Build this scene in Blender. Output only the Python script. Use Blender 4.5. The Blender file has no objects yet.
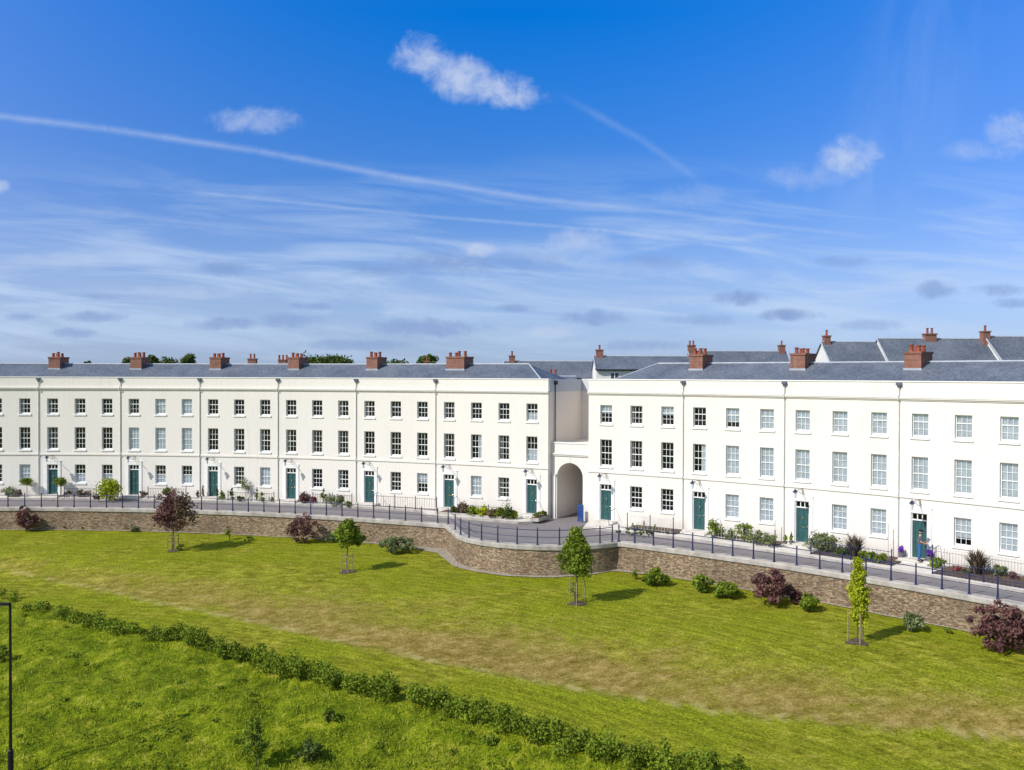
import bpy, math, random
import numpy as np
from mathutils import Vector, Euler
random.seed(7); rng = np.random.default_rng(11)
C = bpy.context.scene
COL = C.collection
PI = math.pi

# ------------------------------------------------------------------ camera
F = 918.25; CAMZ = 10.5
cam_d = bpy.data.cameras.new('camera'); cam = bpy.data.objects.new('camera', cam_d); COL.objects.link(cam)
cam_d.sensor_width = 36.0; cam_d.lens = 36.0 * F / 1024.0
cam_d.clip_start = 0.5; cam_d.clip_end = 9000
cam.location = (0, 0, CAMZ)
cam.rotation_euler = (PI / 2 - math.atan(10.3 / F), -0.003, 0)
C.camera = cam

# ------------------------------------------------------------------ light
THETA = math.radians(57); ELEV = math.radians(40)
sun_to = Vector((math.sin(THETA) * math.cos(ELEV), math.cos(THETA) * math.cos(ELEV), -math.sin(ELEV)))
sd = bpy.data.lights.new('sun', 'SUN'); sun = bpy.data.objects.new('sun', sd); COL.objects.link(sun)
sd.energy = 4.0; sd.angle = math.radians(0.5); sd.color = (1.0, 0.955, 0.88)
sun.rotation_euler = sun_to.to_track_quat('-Z', 'Y').to_euler(); sun.location = (-40, -20, 60)
C.view_settings.view_transform = 'Standard'; C.view_settings.look = 'None'
C.view_settings.exposure = 0.22; C.view_settings.gamma = 1.0
C.cycles.max_bounces = 6

class N:
    """tiny node-expression helper"""
    def __init__(s, tree): s.t = tree; s.n = tree.nodes; s.l = tree.links
    def node(s, typ, **kw):
        n = s.n.new(typ)
        for k, v in kw.items(): setattr(n, k, v)
        return n
    def put(s, sock, v):
        if isinstance(v, bpy.types.NodeSocket): s.l.new(v, sock)
        elif v is not None: sock.default_value = v
    def m(s, op, a, b=None, c=None, clamp=False):
        n = s.node('ShaderNodeMath', operation=op, use_clamp=clamp)
        s.put(n.inputs[0], a)
        if b is not None: s.put(n.inputs[1], b)
        if c is not None: s.put(n.inputs[2], c)
        return n.outputs[0]
    def mix(s, f, a, b, blend='MIX'):
        n = s.node('ShaderNodeMix', data_type='RGBA', blend_type=blend)
        s.put(n.inputs[0], f)
        for i, v in ((6, a), (7, b)):
            if isinstance(v, tuple) and len(v) == 3: v = v + (1,)
            s.put(n.inputs[i], v)
        return n.outputs[2]
    def noise(s, vec, scale, detail=4, rough=.55, dist=0, dim='3D'):
        n = s.node('ShaderNodeTexNoise', noise_dimensions=dim)
        if vec is not None: s.l.new(vec, n.inputs['Vector'])
        n.inputs['Scale'].default_value = scale; n.inputs['Detail'].default_value = detail
        n.inputs['Roughness'].default_value = rough; n.inputs['Distortion'].default_value = dist
        return n.outputs['Fac']
    def ramp(s, f, stops):
        n = s.node('ShaderNodeValToRGB'); cr = n.color_ramp
        while len(cr.elements) > 1: cr.elements.remove(cr.elements[-1])
        for i, (p, c) in enumerate(stops):
            e = cr.elements[0] if i == 0 else cr.elements.new(p)
            e.position = p
            e.color = (c, c, c, 1) if not isinstance(c, tuple) else c + (1,)
        s.l.new(f, n.inputs[0]); return n.outputs[0]
    def sstep(s, v, lo, hi):
        n = s.node('ShaderNodeMapRange', interpolation_type='SMOOTHSTEP')
        s.put(n.inputs['Value'], v); n.inputs['From Min'].default_value = lo; n.inputs['From Max'].default_value = hi
        return n.outputs['Result']

# ------------------------------------------------------------------ sky (world)
W = bpy.data.worlds.new('World'); W.cycles.sampling_method = 'MANUAL'; W.cycles.sample_map_resolution = 256; C.world = W; W.use_nodes = True
w = N(W.node_tree); w.n.clear()
sky = w.node('ShaderNodeTexSky', sky_type='NISHITA', sun_disc=False)
sky.sun_elevation = ELEV; sky.sun_rotation = math.atan2(-sun_to.x, -sun_to.y) % (2 * PI)
sky.altitude = 0; sky.air_density = 1.0; sky.dust_density = 0.6; sky.ozone_density = 3.0
tc = w.node('ShaderNodeTexCoord'); sp = w.node('ShaderNodeSeparateXYZ'); w.l.new(tc.outputs['Generated'], sp.inputs[0])
yy = w.m('MAXIMUM', sp.outputs[1], 0.08)
U = w.m('DIVIDE', sp.outputs[0], yy); V = w.m('DIVIDE', sp.outputs[2], yy)
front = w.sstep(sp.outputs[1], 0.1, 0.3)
def uv(px, py): return (px - 512) / F, (374.7 + .003 * (px - 512) - py) / F
def vec2(x, y, z=0.0):
    n = w.node('ShaderNodeCombineXYZ'); w.put(n.inputs[0], x); w.put(n.inputs[1], y); w.put(n.inputs[2], z); return n.outputs[0]
P2 = vec2(U, V)
n1 = w.noise(P2, 13, 8, .62, .7); n2 = w.noise(P2, 52, 6, .65, .5)
nn = w.m('ADD', w.m('MULTIPLY', w.m('SUBTRACT', n1, .5), 2.3), w.m('MULTIPLY', w.m('SUBTRACT', n2, .5), 2.0))
def blob(px, py, rx, ry, dens, soft=.9, tilt=0.0):
    u0, v0 = uv(px, py)
    du = w.m('SUBTRACT', U, u0); dv = w.m('SUBTRACT', V, v0)
    if tilt: dv = w.m('ADD', dv, w.m('MULTIPLY', du, tilt))
    du = w.m('DIVIDE', du, rx / F); dv = w.m('DIVIDE', dv, ry / F)
    r = w.m('ADD', w.m('MULTIPLY', du, du), w.m('MULTIPLY', dv, dv))
    k = w.m('ADD', w.m('SUBTRACT', 1.0, r), w.m('MULTIPLY', nn, 1.0))
    return w.m('MULTIPLY', w.sstep(k, -.25, soft * 1.35), dens)
def add(*a):
    r = a[0]
    for b in a[1:]: r = w.m('MAXIMUM', r, b)
    return r
white = add(
    blob(424, 60, 34, 25, .78, 1.2, .2), blob(455, 76, 48, 26, .80, 1.2, .2), blob(498, 90, 52, 19, .78, 1.2, .15), blob(262, 121, 48, 15, .50, 1.2), blob(850, 156, 34, 20, .72, 1.2),
    blob(800, 178, 44, 16, .34, 1.2), blob(1008, 135, 34, 24, .66, 1.2), blob(970, 150, 30, 12, .35, 1.2),
    blob(576, 240, 42, 13, .55, 1.2), blob(-4, 187, 14, 9, .6), blob(478, 250, 22, 8, .6), blob(548, 332, 30, 8, .55, 1.2), blob(615, 270, 60, 10, .3, 1.3), blob(60, 262, 90, 9, .35, 1.3), blob(190, 292, 90, 8, .35, 1.3), blob(640, 300, 90, 8, .3, 1.3), blob(420, 300, 60, 7, .35, 1.3),
    blob(690, 196, 40, 14, .20, 1.4))
grey = add(
    blob(445, 263, 62, 15, .62, 1.2), blob(385, 270, 42, 8, .45, 1.2), blob(530, 262, 50, 14, .4, 1.3), blob(225, 268, 30, 9, .45), blob(735, 298, 28, 9, .62),
    blob(787, 315, 34, 7, .65), blob(935, 290, 22, 10, .5), blob(998, 290, 30, 8, .5), blob(1010, 303, 24, 6, .45), blob(595, 317, 45, 9, .5),
    blob(225, 324, 40, 7, .5), blob(95, 317, 38, 6, .5), blob(70, 333, 26, 6, .4), blob(22, 317, 22, 5, .5), blob(515, 308, 22, 5, .5), blob(310, 306, 24, 5, .45),
    blob(430, 328, 70, 10, .5), blob(290, 320, 34, 8, .4), blob(700, 320, 40, 7, .35), blob(870, 325, 36, 6, .35), blob(845, 262, 30, 7, .35), blob(660, 262, 34, 8, .3),
    blob(120, 296, 60, 5, .3), blob(350, 345, 60, 6, .4), blob(960, 345, 60, 6, .3), blob(640, 345, 50, 6, .35))
def trail(pts, wd, dens, fade=.5):
    r = None
    for ii, ((x0, y0), (x1, y1)) in enumerate(zip(pts, pts[1:])):
        fa = .004 if ii else .05; fb = .004 if ii < len(pts) - 2 else .06
        a0, b0 = uv(x0, y0); a1, b1 = uv(x1, y1); L = math.hypot(a1 - a0, b1 - b0); cx, cy = (a1 - a0) / L, (b1 - b0) / L
        du = w.m('SUBTRACT', U, a0); dv = w.m('SUBTRACT', V, b0)
        al = w.m('ADD', w.m('MULTIPLY', du, cx), w.m('MULTIPLY', dv, cy))
        ac = w.m('ABSOLUTE', w.m('SUBTRACT', w.m('MULTIPLY', dv, cx), w.m('MULTIPLY', du, cy)))
        ac = w.m('SUBTRACT', ac, w.m('MULTIPLY', w.m('SUBTRACT', n2, .5), wd * .8 / F))
        g = w.m('SUBTRACT', 1.0, w.sstep(ac, -.5 * wd / F, wd * 1.15 / F))
        e = w.m('MULTIPLY', w.sstep(al, -fa, fa * .3), w.m('SUBTRACT', 1.0, w.sstep(al, L - fb, L + .004)))
        q = w.m('MULTIPLY', g, e); r = q if r is None else w.m('MAXIMUM', r, q)
    return w.m('MULTIPLY', r, w.m('MULTIPLY', dens, w.m('ADD', .35, w.m('MULTIPLY', n1, 1.3))))
tr = add(trail([(-40, 112), (110, 130), (260, 152), (400, 178), (540, 200), (660, 212)], 5.4, .34),
         trail([(660, 212), (760, 225), (880, 238)], 3.6, .22),
         trail([(200, 193), (300, 203), (420, 216), (600, 230), (700, 243), (775, 254)], 3.0, .26),
         trail([(60, 208), (220, 226), (400, 240), (520, 248)], 5, .2),
         trail([(585, 110), (640, 140), (690, 175), (710, 200)], 6, .13),
         trail([(640, 250), (700, 241), (800, 233)], 4, .2))
# soft cirrus streaks towards the horizon
st = w.noise(vec2(w.m('MULTIPLY', U, 4.2), w.m('ADD', w.m('MULTIPLY', V, 34), w.m('MULTIPLY', U, 2.6))), 1.0, 6, .6, .6)
vm = w.m('MULTIPLY', w.sstep(V, -.02, .05), w.m('SUBTRACT', 1.0, w.sstep(V, .10, .26)))
cir = w.m('MULTIPLY', w.m('MULTIPLY', w.sstep(st, .40, .70), vm), .66)
ver = w.noise(vec2(w.m('MULTIPLY', U, 9), w.m('MULTIPLY', V, 3)), 1.0, 5, .6, .5)
u9, v9 = uv(905, 120)
vb = w.m('SUBTRACT', 1.0, w.sstep(w.m('ABSOLUTE', w.m('ADD', w.m('SUBTRACT', U, u9), w.m('MULTIPLY', w.m('SUBTRACT', V, v9), -.35))), .01, .10))
cir = add(cir, w.m('MULTIPLY', w.m('MULTIPLY', vb, w.sstep(ver, .35, .75)), w.m('MULTIPLY', w.sstep(V, .12, .2), .16)))
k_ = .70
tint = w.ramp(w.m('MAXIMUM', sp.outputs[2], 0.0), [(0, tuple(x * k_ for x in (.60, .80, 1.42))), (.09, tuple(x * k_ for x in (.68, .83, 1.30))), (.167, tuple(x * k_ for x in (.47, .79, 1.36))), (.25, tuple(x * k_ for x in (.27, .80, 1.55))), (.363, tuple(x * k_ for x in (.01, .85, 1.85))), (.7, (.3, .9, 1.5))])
tint = w.mix(front, (1.0, 1.0, 1.0), tint)  # sky ahead dimmed and tinted; the rest kept brighter as added fill light
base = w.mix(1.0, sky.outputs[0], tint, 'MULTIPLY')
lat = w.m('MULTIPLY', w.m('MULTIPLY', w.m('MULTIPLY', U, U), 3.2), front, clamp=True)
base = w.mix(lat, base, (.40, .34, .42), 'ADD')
base = w.mix(w.m('MULTIPLY', w.m('SUBTRACT', 1.0, w.sstep(w.m('ABSOLUTE', V), .0, .22)), .34), base, (3.47, 4.44, 6.14))
c = w.mix(w.m('MULTIPLY', cir, front), base, (3.85, 4.85, 6.4))
c = w.mix(w.m('MULTIPLY', tr, front), c, (4.52, 5.16, 6.29))
c = w.mix(w.m('MULTIPLY', w.m('MULTIPLY', grey, 1.25, clamp=True), front), c, (1.53, 2.32, 4.41))
c = w.mix(w.m('MULTIPLY', white, front), c, (4.27, 4.84, 6.05))
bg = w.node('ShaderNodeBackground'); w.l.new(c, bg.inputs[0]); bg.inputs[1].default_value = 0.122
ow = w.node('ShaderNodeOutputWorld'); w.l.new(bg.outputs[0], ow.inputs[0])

# ------------------------------------------------------------------ geometry of the place
CX, CY, R = -40.07, -7.727, 88.39       # the crescent is one circular arc
BAY = 2.423; SL = -2.724; SR = 49.513    # bay pitch, first bay of the left and of the right terrace (arc length)
rot = cam.rotation_euler.to_matrix()
def ray(px, py): return rot @ Vector(((px - 512) / F, (385 - py) / F, -1.0))
def at(px, py, z):
    d = ray(px, py); t = (z - CAMZ) / d.z; return Vector((d.x * t, d.y * t, z))
def atY(px, py, Y):
    d = ray(px, py); t = Y / d.y; return Vector((d.x * t, Y, CAMZ + d.z * t))
def PC(s, off, z):                       # arc length, metres in front of the facade, height
    a = s / R; r = R - off; return (CX + r * math.sin(a), CY + r * math.cos(a), z)
def PA(a, r, z): return (CX + r * math.sin(a), CY + r * math.cos(a), z)
def polar(p): return math.atan2(p[0] - CX, p[1] - CY), math.hypot(p[0] - CX, p[1] - CY)
def s_at(px, off=0.0):                   # arc length where the facade shows at pixel column px
    lo, hi = -12.0, 90.0
    for _ in range(50):
        m = (lo + hi) / 2; X, Y, _z = PC(m, off, 0)
        if 512 + F * X / Y < px: lo = m
        else: hi = m
    return (lo + hi) / 2

RW = 82.8
_ba = [-9, .4428, .450, .4688, .4796, .4933, .5094, .5256, .5434, .5594, .5744, .5870, .5977, .6041, .6066, .6080, 9]
_br = [RW, RW, 82.0, 80.3, 79.3, 78.6, 78.15, 78.05, 78.2, 78.6, 79.3, 80.3, 81.4, 82.6, RW, RW, RW]
def r_in(a): return float(np.interp(a, _ba, _br))
ZR = -0.45

# ------------------------------------------------------------------ materials
MAT = {}
def material(name, build):
    m = bpy.data.materials.new(name); m.use_nodes = True; n = N(m.node_tree); n.n.clear()
    out = n.node('ShaderNodeOutputMaterial'); p = n.node('ShaderNodeBsdfPrincipled')
    n.l.new(p.outputs[0], out.inputs[0]); p.inputs['Roughness'].default_value = .8
    p.inputs['Specular IOR Level'].default_value = .3
    build(n, p, out); MAT[name] = m; return m
def setc(n, p, c): n.put(p.inputs['Base Color'], c + (1,) if isinstance(c, tuple) else c)
def bump(n, p, h, strength, dist=.02):
    b = n.node('ShaderNodeBump'); b.inputs['Strength'].default_value = strength; b.inputs['Distance'].default_value = dist
    n.l.new(h, b.inputs['Height']); n.l.new(b.outputs[0], p.inputs['Normal'])
def geo(n): return n.node('ShaderNodeNewGeometry').outputs['Position']
def scaled(n, v, sc):
    m = n.node('ShaderNodeMapping'); m.inputs['Scale'].default_value = sc; n.l.new(v, m.inputs[0]); return m.outputs[0]
def varied(name, c, amt=.25, scale=2.0, rough=.8, metal=0.0, c2=None, bmp=0):
    def b(n, p, o):
        g = geo(n); f = n.noise(g, scale, 5, .6)
        c2_ = c2 or tuple(min(1, x * (1 + amt)) for x in c); c1 = c if c2 else tuple(x * (1 - amt) for x in c)
        setc(n, p, n.mix(n.sstep(f, .3, .7), c1, c2_)); p.inputs['Roughness'].default_value = rough; p.inputs['Metallic'].default_value = metal
        if bmp: bump(n, p, n.noise(g, scale * 8, 3), bmp)
    return material(name, b)
def b_stucco(c, tint):
    def b(n, p, o):
        g = geo(n); big = n.noise(scaled(n, g, (.35, .35, .12)), 1.0, 5, .6); st = n.noise(scaled(n, g, (5, 5, .35)), 1.0, 4, .7)
        f = n.m('MULTIPLY', n.sstep(big, .35, .75), n.sstep(st, .35, .8))
        z_ = n.node('ShaderNodeSeparateXYZ'); n.l.new(g, z_.inputs[0]); low = n.m('MULTIPLY', n.m('SUBTRACT', 1.0, n.sstep(n.m('ADD', z_.outputs[2], n.m('MULTIPLY', n.noise(g, 1.3, 5, .7), -1.6)), -1.2, .1)), .5)
        cc = n.mix(n.m('MULTIPLY', f, .75), c, tint); cc = n.mix(low, cc, tuple(x * .72 for x in tint))
        setc(n, p, cc); p.inputs['Roughness'].default_value = .9; p.inputs['Specular IOR Level'].default_value = .15
        bump(n, p, n.noise(g, 30, 3), .12, .01)
    return b
material('stucco', b_stucco((.745, .705, .655), (.63, .59, .535)))
material('stucco_beige', b_stucco((.76, .69, .62), (.70, .635, .57)))
material('lead_panel', b_stucco((.52, .53, .54), (.45, .46, .48)))
varied('trim_white', (.80, .785, .77), .04, 3, .7)
varied('sash_white', (.78, .79, .79), .04, 3, .45)
def b_slate(n, p, o):
    g = geo(n); n1 = n.noise(g, .5, 6, .65); n2 = n.noise(scaled(n, g, (5, 5, 9)), 1.0, 4, .7); n3 = n.noise(g, 26, 2, .6)
    f = n.m('ADD', n.m('MULTIPLY', n1, .35), n.m('ADD', n.m('MULTIPLY', n2, .45), n.m('MULTIPLY', n3, .25)))
    setc(n, p, n.ramp(f, [(.36, (.050, .060, .080)), (.50, (.100, .117, .148)), (.64, (.175, .195, .23))]))
    p.inputs['Roughness'].default_value = .55; bump(n, p, n2, .3, .02)
    wv = n.node('ShaderNodeTexWave', wave_type='BANDS', bands_direction='Z'); n.l.new(g, wv.inputs[0]); wv.inputs['Scale'].default_value = 2.6
    bump(n, p, n.m('ADD', wv.outputs['Fac'], n2), .35, .02)
material('slate', b_slate)
def b_brick(c1, c2, mort, sc):
    def b(n, p, o):
        tcn = n.node('ShaderNodeTexCoord'); g = tcn.outputs['Object']
        s = n.node('ShaderNodeSeparateXYZ'); n.l.new(g, s.inputs[0]); cb = n.node('ShaderNodeCombineXYZ')
        n.put(cb.inputs[0], n.m('ADD', s.outputs[0], s.outputs[1])); n.put(cb.inputs[1], s.outputs[2])
        br = n.node('ShaderNodeTexBrick'); n.l.new(cb.outputs[0], br.inputs[0]); br.inputs['Scale'].default_value = sc
        br.inputs['Color1'].default_value = c1 + (1,); br.inputs['Color2'].default_value = c2 + (1,); br.inputs['Mortar'].default_value = mort + (1,)
        br.inputs['Brick Width'].default_value = .23; br.inputs['Row Height'].default_value = .075; br.inputs['Mortar Size'].default_value = .008
        f = n.noise(g, 3, 5, .6)
        setc(n, p, n.mix(.55, br.outputs[0], n.ramp(f, [(.3, (.6, .55, .5)), (.7, (1.25, 1.2, 1.15))]), 'MULTIPLY')); p.inputs['Roughness'].default_value = .9
        bump(n, p, br.outputs['Fac'], -.4, .01)
    return b
material('brick', b_brick((.27, .11, .075), (.19, .08, .058), (.26, .20, .17), 1.0))
varied('terracotta', (.27, .075, .045), .25, 4, .85)
def b_rubble(n, p, o):
    g = geo(n)
    v = n.node('ShaderNodeTexVoronoi', feature='F1'); n.l.new(scaled(n, g, (3.3, 3.3, 10.5)), v.inputs[0]); v.inputs['Scale'].default_value = 1.6; v.inputs['Randomness'].default_value = .9
    ve = n.node('ShaderNodeTexVoronoi', feature='DISTANCE_TO_EDGE'); n.l.new(scaled(n, g, (3.3, 3.3, 10.5)), ve.inputs[0]); ve.inputs['Scale'].default_value = 1.6; ve.inputs['Randomness'].default_value = .9
    s = n.node('ShaderNodeSeparateColor'); n.l.new(v.outputs['Color'], s.inputs[0])
    col = n.ramp(s.outputs[0], [(0, (.15, .095, .06)), (.2, (.27, .185, .12)), (.42, (.40, .30, .20)), (.6, (.50, .40, .28)), (.8, (.20, .15, .105)), (1, (.37, .30, .22))])
    big = n.noise(g, .35, 5, .6); col = n.mix(.8, col, n.ramp(big, [(.3, (.55, .51, .48)), (.7, (1.08, 1.03, .97))]), 'MULTIPLY')
    col = n.mix(n.m('MULTIPLY', n.m('SUBTRACT', 1.0, n.sstep(ve.outputs[0], .0, .05)), .55), col, (.30, .24, .19))
    setc(n, p, col); p.inputs['Roughness'].default_value = .92
    bump(n, p, n.m('ADD', n.sstep(ve.outputs[0], 0, .1), n.m('MULTIPLY', n.noise(g, 14, 3), .6)), .8, .05)
material('rubble', b_rubble)
varied('coping_stone', (.29, .262, .24), .25, 1.6, .9, c2=(.46, .425, .385), bmp=.2)
def b_asph(n, p, o):
    g = geo(n); f = n.noise(g, .6, 6, .65); f2 = n.noise(g, 40, 2)
    setc(n, p, n.mix(n.m('MULTIPLY', f2, .35), n.ramp(f, [(.3, (.145, .131, .133)), (.7, (.205, .186, .188))]), (.30, .275, .275)))
    p.inputs['Roughness'].default_value = .9
material('asphalt', b_asph)
varied('paving', (.52, .485, .44), .2, 1.6, .9, c2=(.66, .62, .565), bmp=.15)
varied('gravel', (.21, .18, .13), .3, 6, .95, c2=(.38, .335, .27), bmp=.5)
varied('soil', (.10, .07, .05), .4, 5, .95, bmp=.4)
varied('navy_iron', (.018, .026, .085), .2, 3, .45)
varied('blue_paint', (.02, .07, .26), .2, 3, .4)
varied('black_iron', (.012, .012, .014), .2, 3, .5)
varied('hopper_grey', (.10, .11, .15), .2, 3, .5)
varied('pipe_grey', (.60, .575, .56), .1, 3, .6)
varied('door_green', (.030, .092, .094), .12, 4, .38)
varied('door_dark', (.012, .03, .045), .12, 4, .38)
varied('brass', (.5, .42, .25), .1, 5, .3, metal=.8)
varied('blind', (.84, .87, .88), .12, 3, .8)
varied('curtain', (.42, .40, .37), .35, 4, .9)
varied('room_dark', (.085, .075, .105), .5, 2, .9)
varied('timber', (.30, .22, .14), .25, 8, .85)
varied('bark', (.10, .075, .055), .3, 12, .9)
varied('rusty_metal', (.35, .20, .12), .3, 5, .8)
varied('roof_lead', (.36, .39, .44), .12, 2, .5)
varied('cream_far', (.70, .68, .64), .06, 1, .9)
varied('skin', (.52, .32, .23), .06, 10, .55)
varied('jeans', (.035, .10, .26), .2, 9, .85)
varied('shirt', (.10, .10, .12), .15, 9, .85)
varied('cap', (.012, .012, .016), .1, 9, .8)
varied('planter_grey', (.14, .14, .15), .2, 6, .6)
varied('lamp_glass', (.62, .66, .68), .1, 6, .25)
def b_glass(n, p, o):
    g = geo(n); gl = n.node('ShaderNodeBsdfGlossy'); gl.inputs['Roughness'].default_value = .03; gl.inputs['Color'].default_value = (.85, .85, 1, 1)
    t = n.node('ShaderNodeBsdfTransparent'); t.inputs[0].default_value = (.93, .96, .97, 1)
    fr = n.node('ShaderNodeFresnel'); fr.inputs[0].default_value = 1.7; mx = n.node('ShaderNodeMixShader')
    bm = n.node('ShaderNodeBump'); bm.inputs['Strength'].default_value = .12; bm.inputs['Distance'].default_value = .05
    n.l.new(n.noise(g, 2.2, 2), bm.inputs['Height']); n.l.new(bm.outputs[0], gl.inputs['Normal'])
    n.put(mx.inputs[0], n.m('ADD', n.m('MULTIPLY', fr.outputs[0], .75), .01)); n.l.new(t.outputs[0], mx.inputs[1]); n.l.new(gl.outputs[0], mx.inputs[2]); n.l.new(mx.outputs[0], o.inputs[0])
material('glass', b_glass)
def leaf(name, c1, c2, trans=.20, rough=.55):
    def b(n, p, o):
        at_ = n.node('ShaderNodeAttribute'); at_.attribute_name = 'tone'
        f = n.m('ADD', n.m('MULTIPLY', at_.outputs['Fac'], .75), n.m('MULTIPLY', n.noise(geo(n), 1.6, 3), .35), clamp=True)
        col = n.mix(f, c1, c2); setc(n, p, col); p.inputs['Roughness'].default_value = .75; p.inputs['Specular IOR Level'].default_value = .12
        t = n.node('ShaderNodeBsdfTranslucent'); n.l.new(n.mix(.5, col, (1.0, 1.0, .5), 'MULTIPLY'), t.inputs[0])
        mx = n.node('ShaderNodeMixShader'); mx.inputs[0].default_value = trans
        n.l.new(p.outputs[0], mx.inputs[1]); n.l.new(t.outputs[0], mx.inputs[2]); n.l.new(mx.outputs[0], o.inputs[0])
    return material(name, b)
leaf('leaf_green', (.025, .055, .006), (.29, .38, .04))
leaf('leaf_yellow', (.12, .17, .008), (.56, .60, .035))
leaf('leaf_plum', (.040, .014, .018), (.26, .13, .12), .2)
leaf('leaf_plum_green', (.07, .03, .025), (.36, .27, .17), .2)
leaf('leaf_grey', (.06, .08, .035), (.30, .35, .16), .2)
leaf('leaf_dark', (.022, .042, .010), (.15, .20, .05), .2)
leaf('leaf_hedge', (.012, .030, .003), (.27, .36, .03), .15)
leaf('leaf_phormium', (.035, .03, .03), (.22, .17, .11), .1)
leaf('leaf_brown', (.08, .055, .035), (.24, .18, .12), .2)
leaf('petal_purple', (.10, .03, .35), (.28, .10, .62), .2)
leaf('petal_red', (.22, .05, .06), (.36, .12, .13), .2)
leaf('blade', (.05, .10, .004), (.44, .49, .05), .25)
def b_lawn(n, p, o):
    g = geo(n); a = n.node('ShaderNodeAttribute'); a.attribute_name = 'wear'
    s = n.node('ShaderNodeSeparateColor'); n.l.new(a.outputs['Color'], s.inputs[0]); dry, rough, strip = s.outputs[0], s.outputs[1], s.outputs[2]
    big = n.noise(g, .16, 5, .6, .4); mid = n.noise(scaled(n, g, (1.0, 1.6, 1)), 1.3, 6, .7); fine = n.noise(scaled(n, g, (1, 1, 1)), 9, 4, .75); ff = n.noise(g, 28, 2, .7)
    gr = n.ramp(n.m('ADD', n.m('MULTIPLY', mid, .5), n.m('MULTIPLY', fine, .5)), [(.38, (.085, .098, .006)), (.5, (.25, .258, .019)), (.62, (.46, .42, .07))])
    lush = n.ramp(fine, [(.37, (.105, .138, .005)), (.63, (.345, .38, .024))])
    col = n.mix(n.sstep(big, .38, .62), gr, lush)
    dr = n.ramp(n.m('ADD', n.m('MULTIPLY', mid, .6), n.m('MULTIPLY', fine, .4)), [(.37, (.13, .098, .014)), (.5, (.28, .205, .055)), (.63, (.50, .37, .15))])
    dm = n.m('MULTIPLY', dry, n.sstep(n.m('ADD', n.noise(scaled(n, g, (.55, .9, 1)), .38, 6, .7, .8), n.m('MULTIPLY', dry, .38)), .50, .92), clamp=True)
    mow = n.noise(scaled(n, n.node('ShaderNodeAttribute', attribute_name='flow').outputs['Vector'], (1, 1, 1)), 1.0, 4, .6)
    col = n.mix(.55, col, n.ramp(mow, [(.36, (.52, .52, .50)), (.64, (1.42, 1.40, 1.3))]), 'MULTIPLY')
    col = n.mix(n.m('MULTIPLY', dm, .92), col, dr)
    rg = n.ramp(n.m('ADD', n.m('MULTIPLY', n.noise(g, .9, 6, .7, .5), .6), n.m('MULTIPLY', fine, .4)), [(.38, (.018, .038, .003)), (.455, (.10, .155, .005)), (.55, (.245, .285, .012)), (.65, (.50, .44, .09))])
    col = n.mix(n.m('MULTIPLY', rough, .9), col, rg)
    col = n.mix(n.m('MULTIPLY', strip, n.sstep(mid, .35, .6)), col, (.44, .38, .15))
    col = n.mix(.5, col, n.ramp(ff, [(.35, (.45, .45, .42)), (.65, (1.45, 1.42, 1.3))]), 'MULTIPLY')
    setc(n, p, col); p.inputs['Roughness'].default_value = 1.0; p.inputs['Specular IOR Level'].default_value = .05
    bump(n, p, n.m('ADD', n.m('MULTIPLY', n.noise(g, 2.2, 4, .7), 1.4), n.m('ADD', fine, n.m('MULTIPLY', ff, .6))), .75, .10)
material('lawn', b_lawn)
varied('far_grass', (.09, .13, .02), .3, .05, 1.0)

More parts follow.
